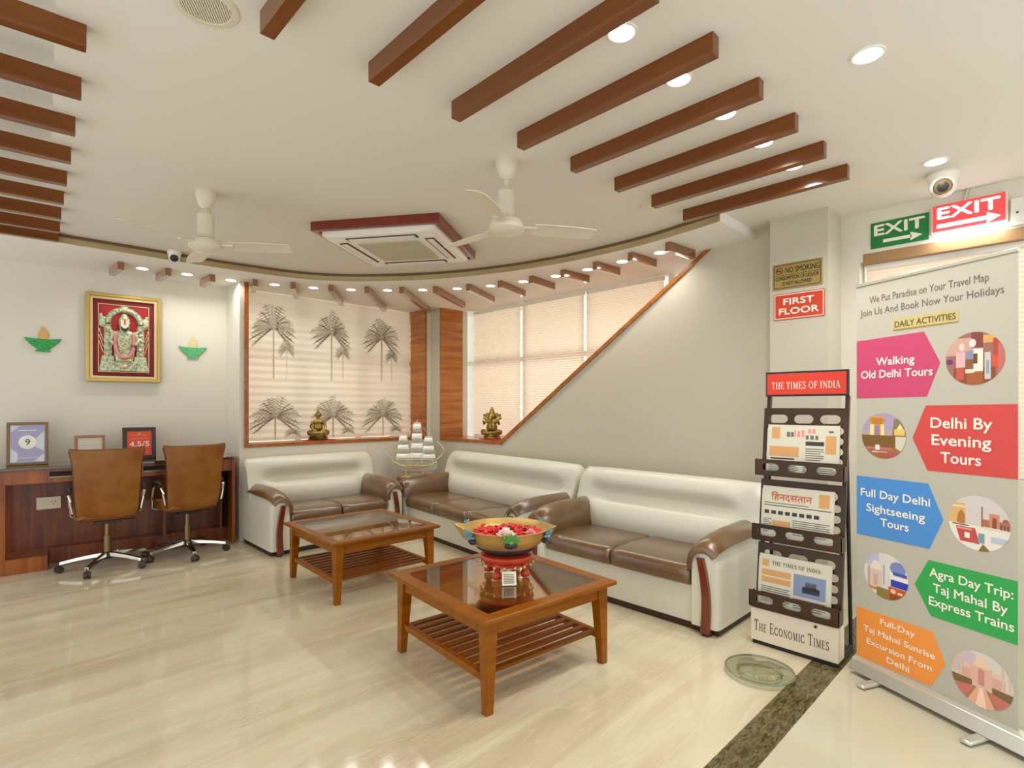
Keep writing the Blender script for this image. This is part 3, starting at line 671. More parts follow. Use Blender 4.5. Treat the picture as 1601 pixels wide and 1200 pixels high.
for x_, hz in ((-.14, .56), (.03, .71), (.17, .54)):
    b = MB(); b.tube([(x_, 0, .14), (x_, 0, hz)], [.007, .003], 8); ms = b.build('mast', M_goldpale, sh)
    k = 4 if hz > .6 else 3; zz = .20; tot = hz - .23
    for j in range(k):
        z0, z1 = .20 + tot*j/k, .20 + tot*(j+.88)/k; w0, w1 = .105 - .055*j/k, .105 - .055*(j+1)/k
        b = MB(); rows = []
        for i in range(7):
            u = i/6; w = w0 + (w1-w0)*u; rows.append([(x_ + w*s_*.9, -.012 - .035*math.sin(PI*u)*(1-.5*s_*s_), z0 + (z1-z0)*u) for s_ in (-1, -.6, -.2, .2, .6, 1)] )
        fr = rows; bk = [[(p[0], p[1]+.004, p[2]) for p in r_] for r_ in rows]
        b.loft([f + k_[::-1] for f, k_ in zip(fr, bk)]); b.build('sail', M_crystal, ms, smooth=60)
        b = MB(); b.tube([(x_-w1, 0, z1+.006), (x_+w1, 0, z1+.006)], .0035, 6); b.build('yard', M_goldpale, ms)
b = MB()
for a_, c_ in (((-.36, 0, .235), (-.14, 0, .54)), ((-.33, 0, .22), (-.14, 0, .42)), ((-.14, 0, .55), (.03, 0, .69)), ((.03, 0, .69), (.17, 0, .53)), ((.17, 0, .53), (.27, 0, .2)), ((.17, 0, .4), (.25, 0, .2)),
               ((-.14, 0, .5), (-.22, -.06, .17)), ((.03, 0, .6), (-.05, -.07, .15)), ((.03, 0, .6), (.1, -.07, .15)), ((.17, 0, .5), (.23, -.05, .17))):
    b.tube([a_, c_], .002, 5)
b.build('rigging', M_crystal, sh)
b = MB()
for s_ in (-1, 1): b.tube([(s_*(.27 + .09*math.sin(PI*i/8)), 0, .22 + .22*i/8) for i in range(9)], .005, 6)
b.build('curved_stays', M_crystal, sh)

# ------------------------------------------------------------------ brass statues on the sills
def buddha(loc, rz):
    t = thing('seated_statue', 'brass seated meditating statue on red cloth before the palm print blind', 'statue', loc, rz)
    b = MB(); b.ell((0, 0, .11), (.055, .04, .06)); b.ell((0, 0, .17), (.062, .038, .035)); b.tube([(0, 0, .18), (0, 0, .225)], .018, 12); b.ell((0, -.003, .252), (.031, .032, .038))
    b.ell((0, 0, .29), (.017, .017, .018)); b.tube([(0, 0, .3), (0, 0, .325)], [.01, .003], 8)
    for s in (-1, 1):
        b.tube([(s*.058, 0, .18), (s*.082, -.01, .12), (s*.06, -.05, .075), (s*.015, -.062, .07)], [.02, .018, .015, .013], 10)
        b.tube([(s*.03, 0, .05), (s*.1, -.035, .045), (s*.07, -.075, .04), (-s*.03, -.07, .042)], [.035, .033, .026, .02], 12)
        b.ell((s*.032, 0, .248), (.006, .01, .02), 8, 6)
    b.ell((0, -.035, .25), (.006, .01, .008), 8, 6)
    body = remesh(b.build('body', M_brass, t), .0045); body.location = (0, 0, .035)
    b = MB(); b.lathe([(.10, 0), (.115, .012), (.095, .02), (.11, .034), (.09, .045)], 28); b.build('lotus_base', M_brass, t)
    return t
CLB, CLG = (2.795, 6.10, 1.006), (4.47, 4.94, .9965)
def cloth(loc, w, d, label, rz=0):
    b = MB(); n = 10; rows = []
    for i in range(n+1):
        y = -d + 2*d*i/n; rows.append([(-w + 2*w*j/n, y, .006 + .003*math.sin(j*1.7+i)*math.cos(i*1.3)) for j in range(n+1)])
    lo = [[(p[0], p[1], 0) for p in r_] for r_ in rows]
    b.loft([f + k[::-1] for f, k in zip(rows, lo)]); o = b.build('red_cloth', M_redcloth); o.location = loc; o.rotation_euler = (0, 0, rz); return tag(o, label, 'cloth')
cloth(CLB, .17, .09, 'small red cloth under the meditating brass statue'); cloth(CLG, .14, .10, 'small red cloth under the elephant-headed brass statue', R(-90))
buddha((CLB[0]-.02, CLB[1], CLB[2]+.008), R(-15))
gt = thing('elephant_headed_statue', 'brass elephant-headed seated statue on red cloth at the stair window', 'statue', (CLG[0], CLG[1]+.01, CLG[2]+.0075), R(-62))
b = MB(); b.ell((0, -.005, .11), (.07, .06, .07)); b.ell((0, 0, .18), (.07, .042, .04)); b.ell((0, -.01, .25), (.046, .045, .046))
b.tube([(0, -.045, .25), (0, -.072, .21), (.01, -.08, .16), (.03, -.075, .13), (.035, -.07, .145)], [.02, .018, .014, .011, .009], 10)
for s in (-1, 1):
    b.ell((s*.062, .005, .25), (.032, .01, .042), 12, 8); b.tube([(s*.065, 0, .19), (s*.1, -.02, .15), (s*.095, -.05, .19)], [.02, .017, .014], 10); b.tube([(s*.06, 0, .2), (s*.11, .01, .22), (s*.105, .0, .27)], [.018, .015, .013], 10)
    b.tube([(s*.04, 0, .05), (s*.11, -.03, .05), (s*.06, -.085, .04), (-s*.02, -.07, .042)], [.04, .036, .028, .02], 12)
b.tube([(0, 0, .285), (0, 0, .31), (0, 0, .36)], [.038, .03, .008], 14)
bd = remesh(b.build('body', M_brass, gt), .005); bd.location = (0, 0, .03)
b = MB(); b.lathe([(.1, 0), (.105, .03), (.09, .04)], 24); b.build('pedestal', M_brass, gt)

# ------------------------------------------------------------------ desk with chairs
dsk = thing('writing_desk', 'long dark wood desk under the deity picture', 'desk', (1.83, 5.95, 0), R(-5))
Lx = -2.75
b = MB(); b.box(Lx, 0, -.01, .47, .862, .888); lab(b.build('desk_top', M_desktop, dsk, .003), 'dark glossy desk top')
b = MB(); b.box(Lx, -.03, .02, .44, .745, .862); b.build('drawer_rail', M_desk, dsk, .002)
b = MB(); b.box(-.032, 0, 0, .47, 0, .862); b.build('end_panel', M_desk, dsk, .002)
b = MB(); b.box(Lx, -.03, .36, .4, .0, .745); b.build('back_panel', M_deskdark, dsk)
b = MB(); b.box(-1.46, -.03, .25, .36, 0, .135); b.build('plinth', M_deskdark, dsk, .003)
b = MB(); b.box(Lx, -1.46, .02, .36, 0, .125); b.build('plinth', M_desk, dsk, .003)
b = MB(); b.box(-1.78, -1.725, .01, .05, .125, .745); b.build('post', M_desk, dsk, .002)
b = MB(); b.box(-.62, -.60, .05, .36, .135, .745); b.build('divider', M_deskdark, dsk)
b = MB(); b.box(-.12, -.105, .1, .36, .135, .745); b.build('divider', M_deskdark, dsk)
b = MB(); b.box(-.105, -.032, .3, .36, .135, .745); b.build('niche_shade', M_void, dsk)  # black sheet in place of the deep shade of the open compartment
for (x0, x1, lb) in ((-1.45, -1.12, 0), (-.78, -.44, 0)):
    b = MB(); b.box(x0, x1, .012, .03, .80, .838); hd = b.build('handle_recess', M_void, dsk)
    b = MB(); b.box(x0, x1, .008, .024, .782, .80); b.build('handle_lip', M_bronze, hd, .002)
sk = thing('wall_socket', 'white double socket plate on the desk back panel', 'socket', (.405, 6.42, .53), R(-5))
b = MB(); b.box(-.085, .085, -.012, .0, -.055, .055); b.build('plate', M_ivory, sk, .004)
b = MB()
for x_, z_ in ((.02, .012), (.045, .012), (.032, -.012)): b.at((x_, -.0115, z_), 0, PI/2).cyl((0, 0, 0), .005, -.001, .002, 10)
b.build('socket_holes', M_void, sk)

def office_chair(loc, rz, label, a0):
    t = thing('office_chair', label, 'chair', loc, rz, 'tan leather office chairs')
    hub = MB(); hub.lathe([(.05, .085), (.055, .1), (.045, .13), (.03, .14)], 20); hub.build('hub', M_black, t)
    for k in range(5):
        a = R(a0 + 72*k) ; b = MB().at((0, 0, 0), a); rings = []
        for u in (0, .25, .6, .9, 1):
            x = .03 + .295*u; z = .118 - .012*u - .028*u*u; w = .024 - .008*u; h = .018 - .005*u
            rings.append([(x, -w, z-h), (x, w, z-h), (x, w*.8, z+h), (x, -w*.8, z+h)])
        b.loft(rings); sp = b.build('spoke', M_chrome, t, .003)
        b = MB().at((.32*math.cos(a), .32*math.sin(a), 0), a + .6)
        b.at(b.M.translation, a + .6); b.cyl((0, 0, 0), .008, .05, .085, 10)
        mtr = b.M.copy()
        for s in (-1, 1):
            b.M = mtr @ Matrix.Translation((.008, s*.014, .029)) @ Matrix.Rotation(PI/2, 4, 'X'); b.lathe([(.018, -.011), (.028, -.009), (.0285, .009), (.018, .011)], 16)
        b.M = mtr @ Matrix.Translation((.004, 0, .034)) @ Matrix.Rotation(PI/2, 4, 'X'); b.lathe([(.024, -.006), (.026, .006)], 14)
        lab(b.build('caster', M_caster, sp), 'brown twin-wheel caster')
    b = MB(); b.lathe([(.028, .13), (.028, .28), (.02, .28), (.02, .40)], 18); b.build('gas_lift', M_bronze, t)
    b = MB(); b.box(-.1, .1, -.12, .12, .40, .425); b.tube([(.05, .02, .41), (.21, -.04, .405)], .006, 8); b.build('tilt_mechanism', M_black, t, .003)
    b = MB(); rings = []
    for y, z, w, th in ((-.2, .49, .17, .04), (-.17, .485, .2, .06), (0, .482, .225, .075), (.18, .487, .23, .08), (.25, .477, .22, .07), (.28, .457, .19, .04)):
        rings.append([(-w, y, z-th/2), (-w*.5, y, z-th/2-.004), (w*.5, y, z-th/2-.004), (w, y, z-th/2), (w+.008, y, z), (w, y, z+th/2), (w*.5, y, z+th/2-.006), (-w*.5, y, z+th/2-.006), (-w, y, z+th/2), (-w-.008, y, z)])
    b.loft(rings); b.build('seat', M_chair, t, smooth=50)
    # backrest: a bent sheet of leather, waisted and curled at the bottom
    def outline(u):   # u 0 bottom .. 1 top -> half width
        return .205 + .03*u + .018*max(0, (u-.8)/.2)**1.2 - .02*math.sin(PI*min(1, u*1.3))*0 - (.035*(1-u/.12)**2 if u < .12 else 0)
    def backline(u):
        return (-.20 - .075*u - .02*math.sin(PI*u) + (.05*(1-u/.15)**2 if u < .15 else 0), .435 + .60*u)
    rf, rb = [], []
    for i in range(21):
        u = i/20; w = outline(u); y, z = backline(u); row = [(w*s, y + .035*s*s*1.0, z + (.012*s*s if u > .95 else 0)) for s in (-1, -.75, -.5, -.25, 0, .25, .5, .75, 1)]
        rb.append([(p[0], p[1]-.016, p[2]) for p in row]); rf.append([(p[0]*.98, p[1]+.022, p[2]-.004) for p in row])
    b = MB(); b.loft([f + k[::-1] for f, k in zip(rf, rb)]); bk = b.build('backrest', M_chair, t, smooth=50)
    pth = [(-outline(i/20)-.001, backline(i/20)[0]+.036, backline(i/20)[1]) for i in range(21)]
    b = MB(); b.tube(pth, .008, 6); b.tube([(-p[0], p[1], p[2]) for p in pth], .008, 6); y, z = backline(1); w = outline(1)
    b.tube([(w*s, y + .035*s*s + .002, z + .012*s*s) for s in (-1, -.6, -.3, 0, .3, .6, 1)], .008, 6); b.build('piping', M_chairedge, bk)
    for s in (-1, 1):
        b = MB(); b.tube([(s*.2, .13, .43), (s*.245, .14, .45), (s*.258, .13, .53), (s*.258, .06, .66), (s*.258, -.1, .69), (s*.255, -.19, .67), (s*.245, -.205, .62), (s*.235, -.2, .52)], .011, 8); ar = b.build('armrest', M_chrome, t)
        b = MB(); b.tube([(s*.258, .09, .675), (s*.258, .04, .695), (s*.258, -.08, .706), (s*.256, -.16, .69)], [.018, .024, .024, .016], 10); b.build('arm_pad', M_black, ar)
    return t
c1 = office_chair((.755, 5.835, 0), R(-6), 'tan leather office chair nearer the purple award plaque, left of the pair', 172)
c2 = copy_thing(c1, (1.365, 5.82, 0), R(2), 'tan leather office chair at the right end of the desk, beside the sofa')
for ch in c2.children:
    if ch.name.startswith('spoke'): ch.rotation_euler[2] = R(21)

# plaques on the desk
def plaque(loc, rz, w, h, label, mf, border, fill):
    t = thing('award_plaque', label, 'plaque', loc, rz); tl = R(-6)
    def mk(): return MB().at((0, 0, 0), 0, tl)
    b = mk(); b.prism([(-w/2, 0), (w/2, 0), (w/2, h), (-w/2, h)], 0, .018, 'y', [[(-w/2+border, border), (-w/2+border, h-border), (w/2-border, h-border), (w/2-border, border)]]); b.build('frame', mf, t, .003)
    b = mk(); b.box(-w/2+border*.8, w/2-border*.8, .006, .014, border*.8, h-border*.8); b.build('face', fill, t)
    b = MB(); b.prism([(.02, 0), (.10, 0), (.03, h*.6)], -.02, .02, 'x'); b.build('easel', M_black, t)
    return t, mk
m_lav = mat('plaque_lavender', '#9A93AE', .25, .3); m_lilac = mat('plaque_silver', '#B8BEC0', .25, .4); m_or = mat('plaque_orange', '#E0481C', .4); m_wh = mat('print_white', '#EFEADC', .5)
DA = R(-5)
def dpos(x, y, z=.8885): v = dk @ Vector((x, y, 0)); return (1.83 + v.x, 5.95 + v.y, z)
t, mk = plaque(dpos(-1.60, .235), DA, .275, .375, 'purple and silver plaque numbered 9 at the left end of the desk', mat('plaque_olive_gold', '#7C6636', .4, .4), .022, m_lav)
b = mk(); ya = .0055; hh = .375; ww = .275
b.prism([(-.11, hh-.03), (-.11, hh-.09), (-.05, hh-.03)], ya-.001, ya, 'y'); b.prism([(.11, .03), (.11, .1), (.04, .03)], ya-.001, ya, 'y'); b.prism([(.11, .30), (.06, .24), (.03, .17), (.11, .12)], ya-.001, ya, 'y'); b.prism([(-.11, .06), (-.11, .15), (-.06, .1), (-.07, .03), (-.11, .03)], ya-.001, ya, 'y')
b.build('silver_shapes', m_lilac, t)
b = mk(); b.prism(ngon(0, .2, .06), ya-.003, ya, 'y'); b.build('white_disc', m_wh, t)
b = mk(); b.prism([(-.06, .30), (.06, .30), (.06, .306), (-.06, .306)], ya-.002, ya, 'y'); b.prism([(-.07, .06), (.07, .06), (.07, .065), (-.07, .065)], ya-.002, ya, 'y'); b.build('print_lines', m_wh, t)
tx = text(t, 'numeral', '9', M_inkdark, 0, .175, .055, y=0); tx.matrix_local = mk().M @ Matrix.Translation((0, .0015, 0))
t, mk = plaque(dpos(-1.17, .25), DA, .225, .245, 'plain brown framed certificate between the purple and the orange plaque', M_trim, .022, M_paper)
b = mk(); [b.prism([(-.06, z), (.06, z), (.06, z+.004), (-.06, z+.004)], .0045, .0055, 'y') for z in (.09, .105, .16)]; b.prism(ngon(-.02, .07, .012), .0045, .0055, 'y'); b.prism(ngon(.025, .07, .012), .0045, .0055, 'y'); b.build('print_lines', m_lilac, t)
t, mk = plaque(dpos(-.79, .255), DA, .27, .31, 'dark framed orange plaque reading 4.5 beside the right office chair', mat('plaque_dark_frame', '#2A1710', .3), .036, m_or)
tx = text(t, 'numeral', '4.5/5', m_wh, 0, .125, .05, w=.16, y=0, bold=.02); tx.matrix_local = mk().M @ Matrix.Translation((0, .0045, 0))
b = mk(); [b.prism([(-.07, z), (.07, z), (.07, z+.006), (-.07, z+.006)], .004, .0055, 'y') for z in (.06, .195, .23)]; b.prism(ngon(0, .248, .012), .004, .0055, 'y'); b.build('print_lines', M_peach, t)

# ------------------------------------------------------------------ deity picture and diyas on the left wall
WZ = R(-5)
def wpos(x): return (x, 6.42 + (1.885 - x)*math.tan(R(5)) - .003)
px, py = wpos(.975)
dp = thing('deity_picture', 'gold framed red picture of a crowned silver deity on the wall', 'picture', (px, py, 1.64), WZ)
w, h = .60, .85
b = MB(); b.prism([(-w/2, 0), (w/2, 0), (w/2, h), (-w/2, h)], -.05, 0, 'y', [[(-w/2+.03, .03), (-w/2+.03, h-.03), (w/2-.03, h-.03), (w/2-.03, .03)]]); b.build('outer_frame', M_gold, dp, .006)
b = MB(); a_ = .03; b.prism([(-w/2+a_, a_), (w/2-a_, a_), (w/2-a_, h-a_), (-w/2+a_, h-a_)], -.04, 0, 'y', [[(-w/2+.055, .055), (-w/2+.055, h-.055), (w/2-.055, h-.055), (w/2-.055, .055)]]); b.build('inner_frame', M_goldpale, dp, .004)
b = MB(); b.box(-w/2+.05, w/2-.05, -.012, -.002, .05, h-.05); b.build('red_ground', M_red, dp)
b = MB(); b.prism([(-.205, .095), (.205, .095), (.205, .755), (-.205, .755)], -.016, -.012, 'y', [[(-.198, .102), (-.198, .748), (.198, .748), (.198, .102)]]); b.build('gold_line', M_goldpale, dp)
b = MB(); b.prism([(-.19, .1), (.19, .1), (.19, .74), (-.19, .74)], -.014, -.012, 'y'); lab(b.build('bright_panel', M_redbright, dp), 'brighter red panel behind the deity')
b = MB(); b.tube([(.135*math.cos(R(a))*1.0, -.024, .56 + .145*math.sin(R(a))) for a in range(-25, 206, 10)], .028, 10)
for s in (-1, 1): b.ell((s*.165, -.022, .58), (.042, .014, .055), 14, 8); b.ell((s*.185, -.022, .64), (.016, .01, .02), 10, 6)
b.ell((0, -.03, .715), (.04, .016, .03), 14, 8)
for k in range(17):
    a = R(-20 + 220*k/16); b.ell((.135*math.cos(a), -.05, .56 + .145*math.sin(a)), (.012, .008, .012), 8, 6)
b.build('arch', M_silver, dp)
for s in (-1, 1):
    b = MB(); b.box(s*.13-.03, s*.13+.03, -.03, -.012, .25, .53)
    for k in range(6): b.ell((s*.13, -.03, .27 + .048*k), (.024, .012, .018), 10, 6)
    b.prism([(s*.13-.045, .25), (s*.13+.045, .25), (s*.13+.07, .105), (s*.13-.07, .105)], -.034, -.012, 'y'); b.build('pillar', M_silver, dp)
b = MB(); b.ell((0, -.035, .32), (.085, .03, .2)); b.ell((0, -.036, .45), (.1, .028, .06)); b.ell((0, -.05, .535), (.042, .03, .052)); b.tube([(0, -.045, .56), (0, -.045, .61), (0, -.045, .665)], [.05, .044, .018], 16)
for s in (-1, 1): b.tube([(s*.085, -.035, .47), (s*.11, -.04, .4), (s*.085, -.06, .36)], [.026, .022, .018], 10); b.tube([(s*.09, -.035, .48), (s*.12, -.035, .5), (s*.115, -.04, .56)], [.02, .018, .015], 10)
b.box(-.1, .1, -.05, -.012, .105, .2); remesh(b.build('deity_figure', M_silver, dp), .006)
b = MB(); b.ell((0, -.072, .525), (.032, .014, .032)); lab(b.build('dark_face', M_facecol, dp), 'dark face')
b = MB(); b.prism([(-.03, .545), (-.012, .52), (.012, .52), (.03, .545), (.034, .60), (.012, .6), (0, .575), (-.012, .6), (-.034, .60)], -.096, -.082, 'y'); b.build('forehead_mark', M_ivory, dp)
b = MB(); b.prism([(-.008, .555), (.008, .555), (.006, .61), (-.006, .61)], -.099, -.094, 'y'); b.build('forehead_line', M_orange, dp)
b = MB(); b.tube([(.075*math.cos(R(a)), -.078, .36 + (.15 if a < 181 and a > 0 else .125)*math.sin(R(a))*(.8 if a < 181 else 1)) for a in range(170, 371, 10)] , .014, 8)
for s in (-1, 1): b.tube([(s*.076, -.076, .36), (s*.07, -.075, .47)], .013, 8)
b.build('garland', M_pink, dp)
b = MB(); b.tube([(.05*math.cos(R(a)), -.08, .42 + .1*math.sin(R(a))) for a in range(180, 361, 12)], .008, 8); b.build('gold_chain', M_goldpale, dp)
b = MB(); b.tube([(-.06, -.07, .21), (.06, -.07, .21)], .012, 8); b.build('gold_belt', M_goldpale, dp)
b = MB(); b.ell((0, -.06, .15), (.03, .016, .022), 12, 8); b.build('gold_plinth_boss', M_goldpale, dp)
b = MB()
for s in (-1, 1):
    for k in range(3): b.tube([(s*.165, -.018, .28 + .06*k), (s*.2, -.018, .40 + .06*k), (s*.185, -.018, .46 + .05*k)], .004, 6)
b.build('lamp_stems', M_goldpale, dp)
def diya(x, z, m1, m2, label):
    x_, y_ = wpos(x); t = thing('diya_wall_decoration', label, 'decoration', (x_, y_, z), WZ)
    P = [(-.055, 0), (.055, 0), (.04, .025), (.075, .05), (.115, .095), (.132, .125), (.06, .117), (0, .115), (-.06, .117), (-.132, .125), (-.115, .095), (-.075, .05), (-.04, .025)]
    b = MB(); b.prism(P, -.014, -.001, 'y'); b.build('lamp_cup', m1, t, .004)
    F = [(-.028, .112), (.03, .112), (.04, .145), (.034, .18), (.012, .215), (-.012, .238), (-.016, .2), (-.034, .165), (-.036, .135)]
    b = MB(); b.prism(F, -.009, -.001, 'y'); b.build('flame', m2, t, .003)
diya(.372, 1.90, M_green, M_flame, 'bright green cut-out oil lamp with tan flame left of the deity picture')
diya(1.562, 1.905, M_greenpale, M_flamepale, 'pale green cut-out oil lamp with cream flame right of the deity picture')

# ------------------------------------------------------------------ signs
RW = R(-90)
ns = thing('no_smoking_sign', 'gold and black no smoking sign on the column', 'sign', (4.139, 1.344, 2.245), RW)
b = MB(); b.box(-.165, .165, -.006, 0, 0, .185); b.build('plate', mat('sign_gold', '#A8904E', .35, .3), ns, .003)
b = MB(); b.prism(rrect(-.156, .156, .009, .176, .014), -.0068, -.006, 'y', [rrect(-.152, .152, .013, .172, .012)[::-1]]); b.build('border', M_black, ns)
text(ns, 'lettering', 'NO SMOKING', M_black, .035, .115, .042, .225, -.007, .012)
text(ns, 'lettering', 'CONSUMPTION OF LIQUOR', M_black, 0, .067, .027, .285, -.007, .02); text(ns, 'lettering', 'IS NOT ALLOWED', M_black, 0, .028, .027, .19, -.007, .02)
b = MB(); b.prism([(-.15, .100), (.15, .100), (.15, .103), (-.15, .103)], -.0068, -.006, 'y'); b.build('rule', M_black, ns)
b = MB(); b.prism(ngon(-.118, .136, .026), -.0072, -.006, 'y', [ngon(-.118, .136, .019)[::-1]]); b.at((-.118, -.0072, .136), 0, 0, R(45)).box(-.02, .02, 0, .001, -.0035, .0035); b.build('prohibition_symbol', mat('symbol_red', '#8E3A20', .5), ns)
b = MB(); b.box(-.137, -.104, -.0069, -.0062, .133, .139); b.build('cigarette', M_black, ns)
ff = thing('first_floor_sign', 'orange first floor sign on the column below the no smoking sign', 'sign', (4.139, 1.333, 2.025), RW)
b = MB(); b.box(-.168, .168, -.006, 0, 0, .188); b.build('plate', mat('sign_orange', '#CA3E10', .4), ff, .003)
b = MB(); b.prism([(-.162, .006), (.162, .006), (.162, .182), (-.162, .182)], -.0068, -.006, 'y', [[(-.157, .011), (-.157, .177), (.157, .177), (.157, .011)]]); b.build('border', m_wh, ff)
text(ff, 'lettering', 'FIRST', m_wh, 0, .107, .046, .2, -.007, .035); text(ff, 'lettering', 'FLOOR', m_wh, 0, .038, .046, .26, -.007, .035)
def arrow(b, x0, x1, z, th, y): 
    b.sheet([(x0, z-th/2), (x1-.06, z-th/2), (x1-.06, z+th/2), (x0, z+th/2)], y); b.sheet([(x1-.065, z-th*1.3), (x1, z), (x1-.065, z+th*1.3)], y)
ge = thing('green_exit_sign', 'green exit sign with right arrow above the cream blind', 'sign', (4.449, .80, 2.5), RW)
b = MB(); b.box(-.163, .163, -.006, 0, 0, .178); b.build('plate', mat('sign_green', '#157A3C', .35), ge, .002)
text(ge, 'lettering', 'EXIT', m_wh, 0, .088, .074, .28, -.007, .045)
b = MB(); arrow(b, -.09, .13, .042, .022, -.007); b.build('arrow', m_wh, ge, smooth=0)
re = thing('red_exit_sign', 'lit red exit sign box with right arrow under the large dome camera', 'sign', (4.42, .437, 2.52), RW)
b = MB(); b.box(-.185, .185, -.0, .03, 0, .185); b.build('box', M_white, re, .003)
b = MB(); b.box(-.175, .175, -.006, 0, .008, .178); b.build('plate', mat('sign_red_lit', '#E0484A', .3, emit='#E8484C', es=.35), re)
m_lit = mat('lit_white', '#FFFFFF', .4, emit='#FFFFFF', es=.8)
text(re, 'lettering', 'EXIT', m_lit, 0, .088, .074, .3, -.007, .045)
b = MB(); arrow(b, -.155, .155, .042, .026, -.007); b.build('arrow', m_lit, re, smooth=0)
b = MB(); b.tube([(-.17, -.02, -.012), (.18, -.02, -.012)], .012, 12); b.build('tube_lamp', mat('tube_white', '#FFFFFF', .3, emit='#F4F8FF', es=7), re)
b = MB(); b.tube([(-.02, .02, .18), (.0, .02, .26)], .008, 8); b.build('hanger', M_alu, re)
L = bpy.data.lights.new('lamp', 'AREA'); L.shape = 'RECTANGLE'; L.size = .34; L.size_y = .02; L.energy = 1.2; L.color = (.95, .97, 1); lo = bpy.data.objects.new('lamp', L); COL.objects.link(lo); lo.parent = re; lo.location = (0, -.04, -.02); lo.rotation_euler = (R(25), 0, 0)
jb = thing('junction_box', 'small white junction box at the right end of the red exit sign', 'switch box', (4.449, .21, 2.56), RW)
b = MB(); b.box(-.03, .03, -.03, 0, -.075, .09); b.build('box', M_white, jb, .004); b = MB().at((0, -.03, .0), 0, PI/2); b.cyl((0, 0, 0), .006, 0, .003, 10); b.build('screw', M_black, jb)

# ------------------------------------------------------------------ newspaper rack
rk = thing('newspaper_rack', 'dark steel newspaper rack with three trays beside the sofa', 'rack', (3.265, 1.082, 0), RW)
RWd = .45; hw = RWd/2
def yb(z): return .035 + .19*(z/1.6)     # leaning back plane
for s in (-1, 1):
    b = MB(); b.prism([(yb(.05), .03), (yb(.05)+.03, .03), (yb(1.6)+.03, 1.46), (yb(1.6), 1.46)], s*(hw-.012)-.01, s*(hw-.012)+.01, 'x'); b.build('upright', M_rack, rk, .002)
    b = MB(); b.tube([(s*(hw-.012), yb(1.2)+.03, 1.2), (s*(hw-.012), .30, .02)], .011, 8); b.tube([(s*(hw-.012), .02, .03), (s*(hw-.012), .31, .03)], .011, 8); b.build('rear_leg', M_black, rk)
hdr = MB(); hdr.box(-hw, hw, yb(1.52)-.012, yb(1.52)+.012, 1.46, 1.61); hd = hdr.build('header_board', M_black, rk, .002)
b = MB(); b.box(-hw+.01, hw-.01, yb(1.52)-.015, yb(1.52)-.012, 1.472, 1.598); b.build('red_face', M_rackred, hd)
serif(hd, 'lettering', 'THE TIMES OF INDIA', m_wh, 0, 1.505, .042, .375, y=yb(1.52)-.0165)
for zb, zt, yo in ((1.0, 1.39, 0), (.62, .96, 0), (.235, .585, 0)):
    ang = -math.atan(.19/1.6)
    holes = [stadium(x, zt-.065, .105, .05)[::-1] for x in (-.14, .0, .14)] + [stadium(x, zt-.13-.058*k, .05, .042)[::-1] for x in (-.185, .185) for k in range(4 if zt > 1 else 3)]
    b = MB(); b.prism([(-hw, zb), (hw, zb), (hw, zt), (-hw, zt)], -.003, .0, 'y', holes); b.v = [(x, y + yb(z)-.012, z) for x, y, z in b.v]; b.build('back_plate', M_rack, rk, smooth=0)
    yf = yb(zb) - .085
    fh = [stadium(x, zb+.04, .1, .042)[::-1] for x in (-.15, 0, .15)]
    b = MB(); b.prism([(-hw-.012, zb-.005), (hw+.012, zb-.005), (hw+.012, zb+.085), (-hw-.012, zb+.085)], yf, yf+.004, 'y', fh); b.box(-hw-.012, hw+.012, yf, yb(zb)-.01, zb-.012, zb-.004)
    for s in (-1, 1): b.box(s*(hw+.01)-.002, s*(hw+.01)+.002, yf, yb(zb)-.01, zb-.005, zb+.07)
    b.build('tray', M_rack, rk, smooth=0)
b = MB(); b.box(-hw-.005, hw+.005, -.012, .1, .025, .215); bp = b.build('base_box', M_rackwhite, rk, .003)
serif(bp, 'lettering', 'THE ECONOMIC TIMES', M_inkdark, -.01, .085, .062, .40, y=-.0135, small=.74)
b = MB().at((.12, -.012, .195), 0, PI/2); b.cyl((0, 0, 0), .008, 0, .004, 12); b.build('rivet', M_black, bp)
b = MB(); b.box(-hw, hw, .0, .31, .0, .02); b.build('foot_frame', M_black, rk, .003)
def newspaper(zb, w, h, label, dx, blocks, mast):
    t = thing('newspaper', label, 'newspaper', (3.265, 1.082, 0), RW); sl = .19/1.6
    yb0 = yb(zb) - .03; b = MB(); b.box(dx-w/2, dx+w/2, -.012, 0, zb, zb+h); b.box(dx-w/2-.008, dx+w/2-.012, 0, .008, zb, zb+h-.02)
    b.v = [(x, y + yb0 + (z-zb)*sl, z) for x, y, z in b.v]; b.build('pages', M_paper, t, smooth=0)
    byk = {}
    for (x0, x1, z0, z1, m) in blocks: byk.setdefault(m.name, (m, []))[1].append((x0, x1, z0, z1))
    for nm, (m, L) in byk.items():
        b = MB(); 
        for x0, x1, z0, z1 in L: b.sheet([(dx-w/2+w*x0, zb+h*z0), (dx-w/2+w*x1, zb+h*z0), (dx-w/2+w*x1, zb+h*z1), (dx-w/2+w*x0, zb+h*z1)], -.0126)
        b.v = [(x, y + yb0 + (z-zb)*sl, z) for x, y, z in b.v]; b.build({'ink_grey': 'text_columns', 'ink_dark': 'headline'}.get(m.name, 'printed_picture'), m, t, smooth=0)
    mast(t, lambda o, zz: setattr(o, 'matrix_local', Matrix.Shear('XY', 4, (0, 0)) if False else Matrix.Translation((0, yb0-.014+(zz-zb)*sl, 0))))
    return t
def lines(x0, x1, z0, z1, n, m=None):
    out = []
    for i in range(n): z = z0 + (z1-z0)*(i+.2)/n; out.append((x0, x1 - (.0 if i % 3 else .04), z, z + (z1-z0)/n*.4, m or M_ink))
    return out
def m1(t, put): pass
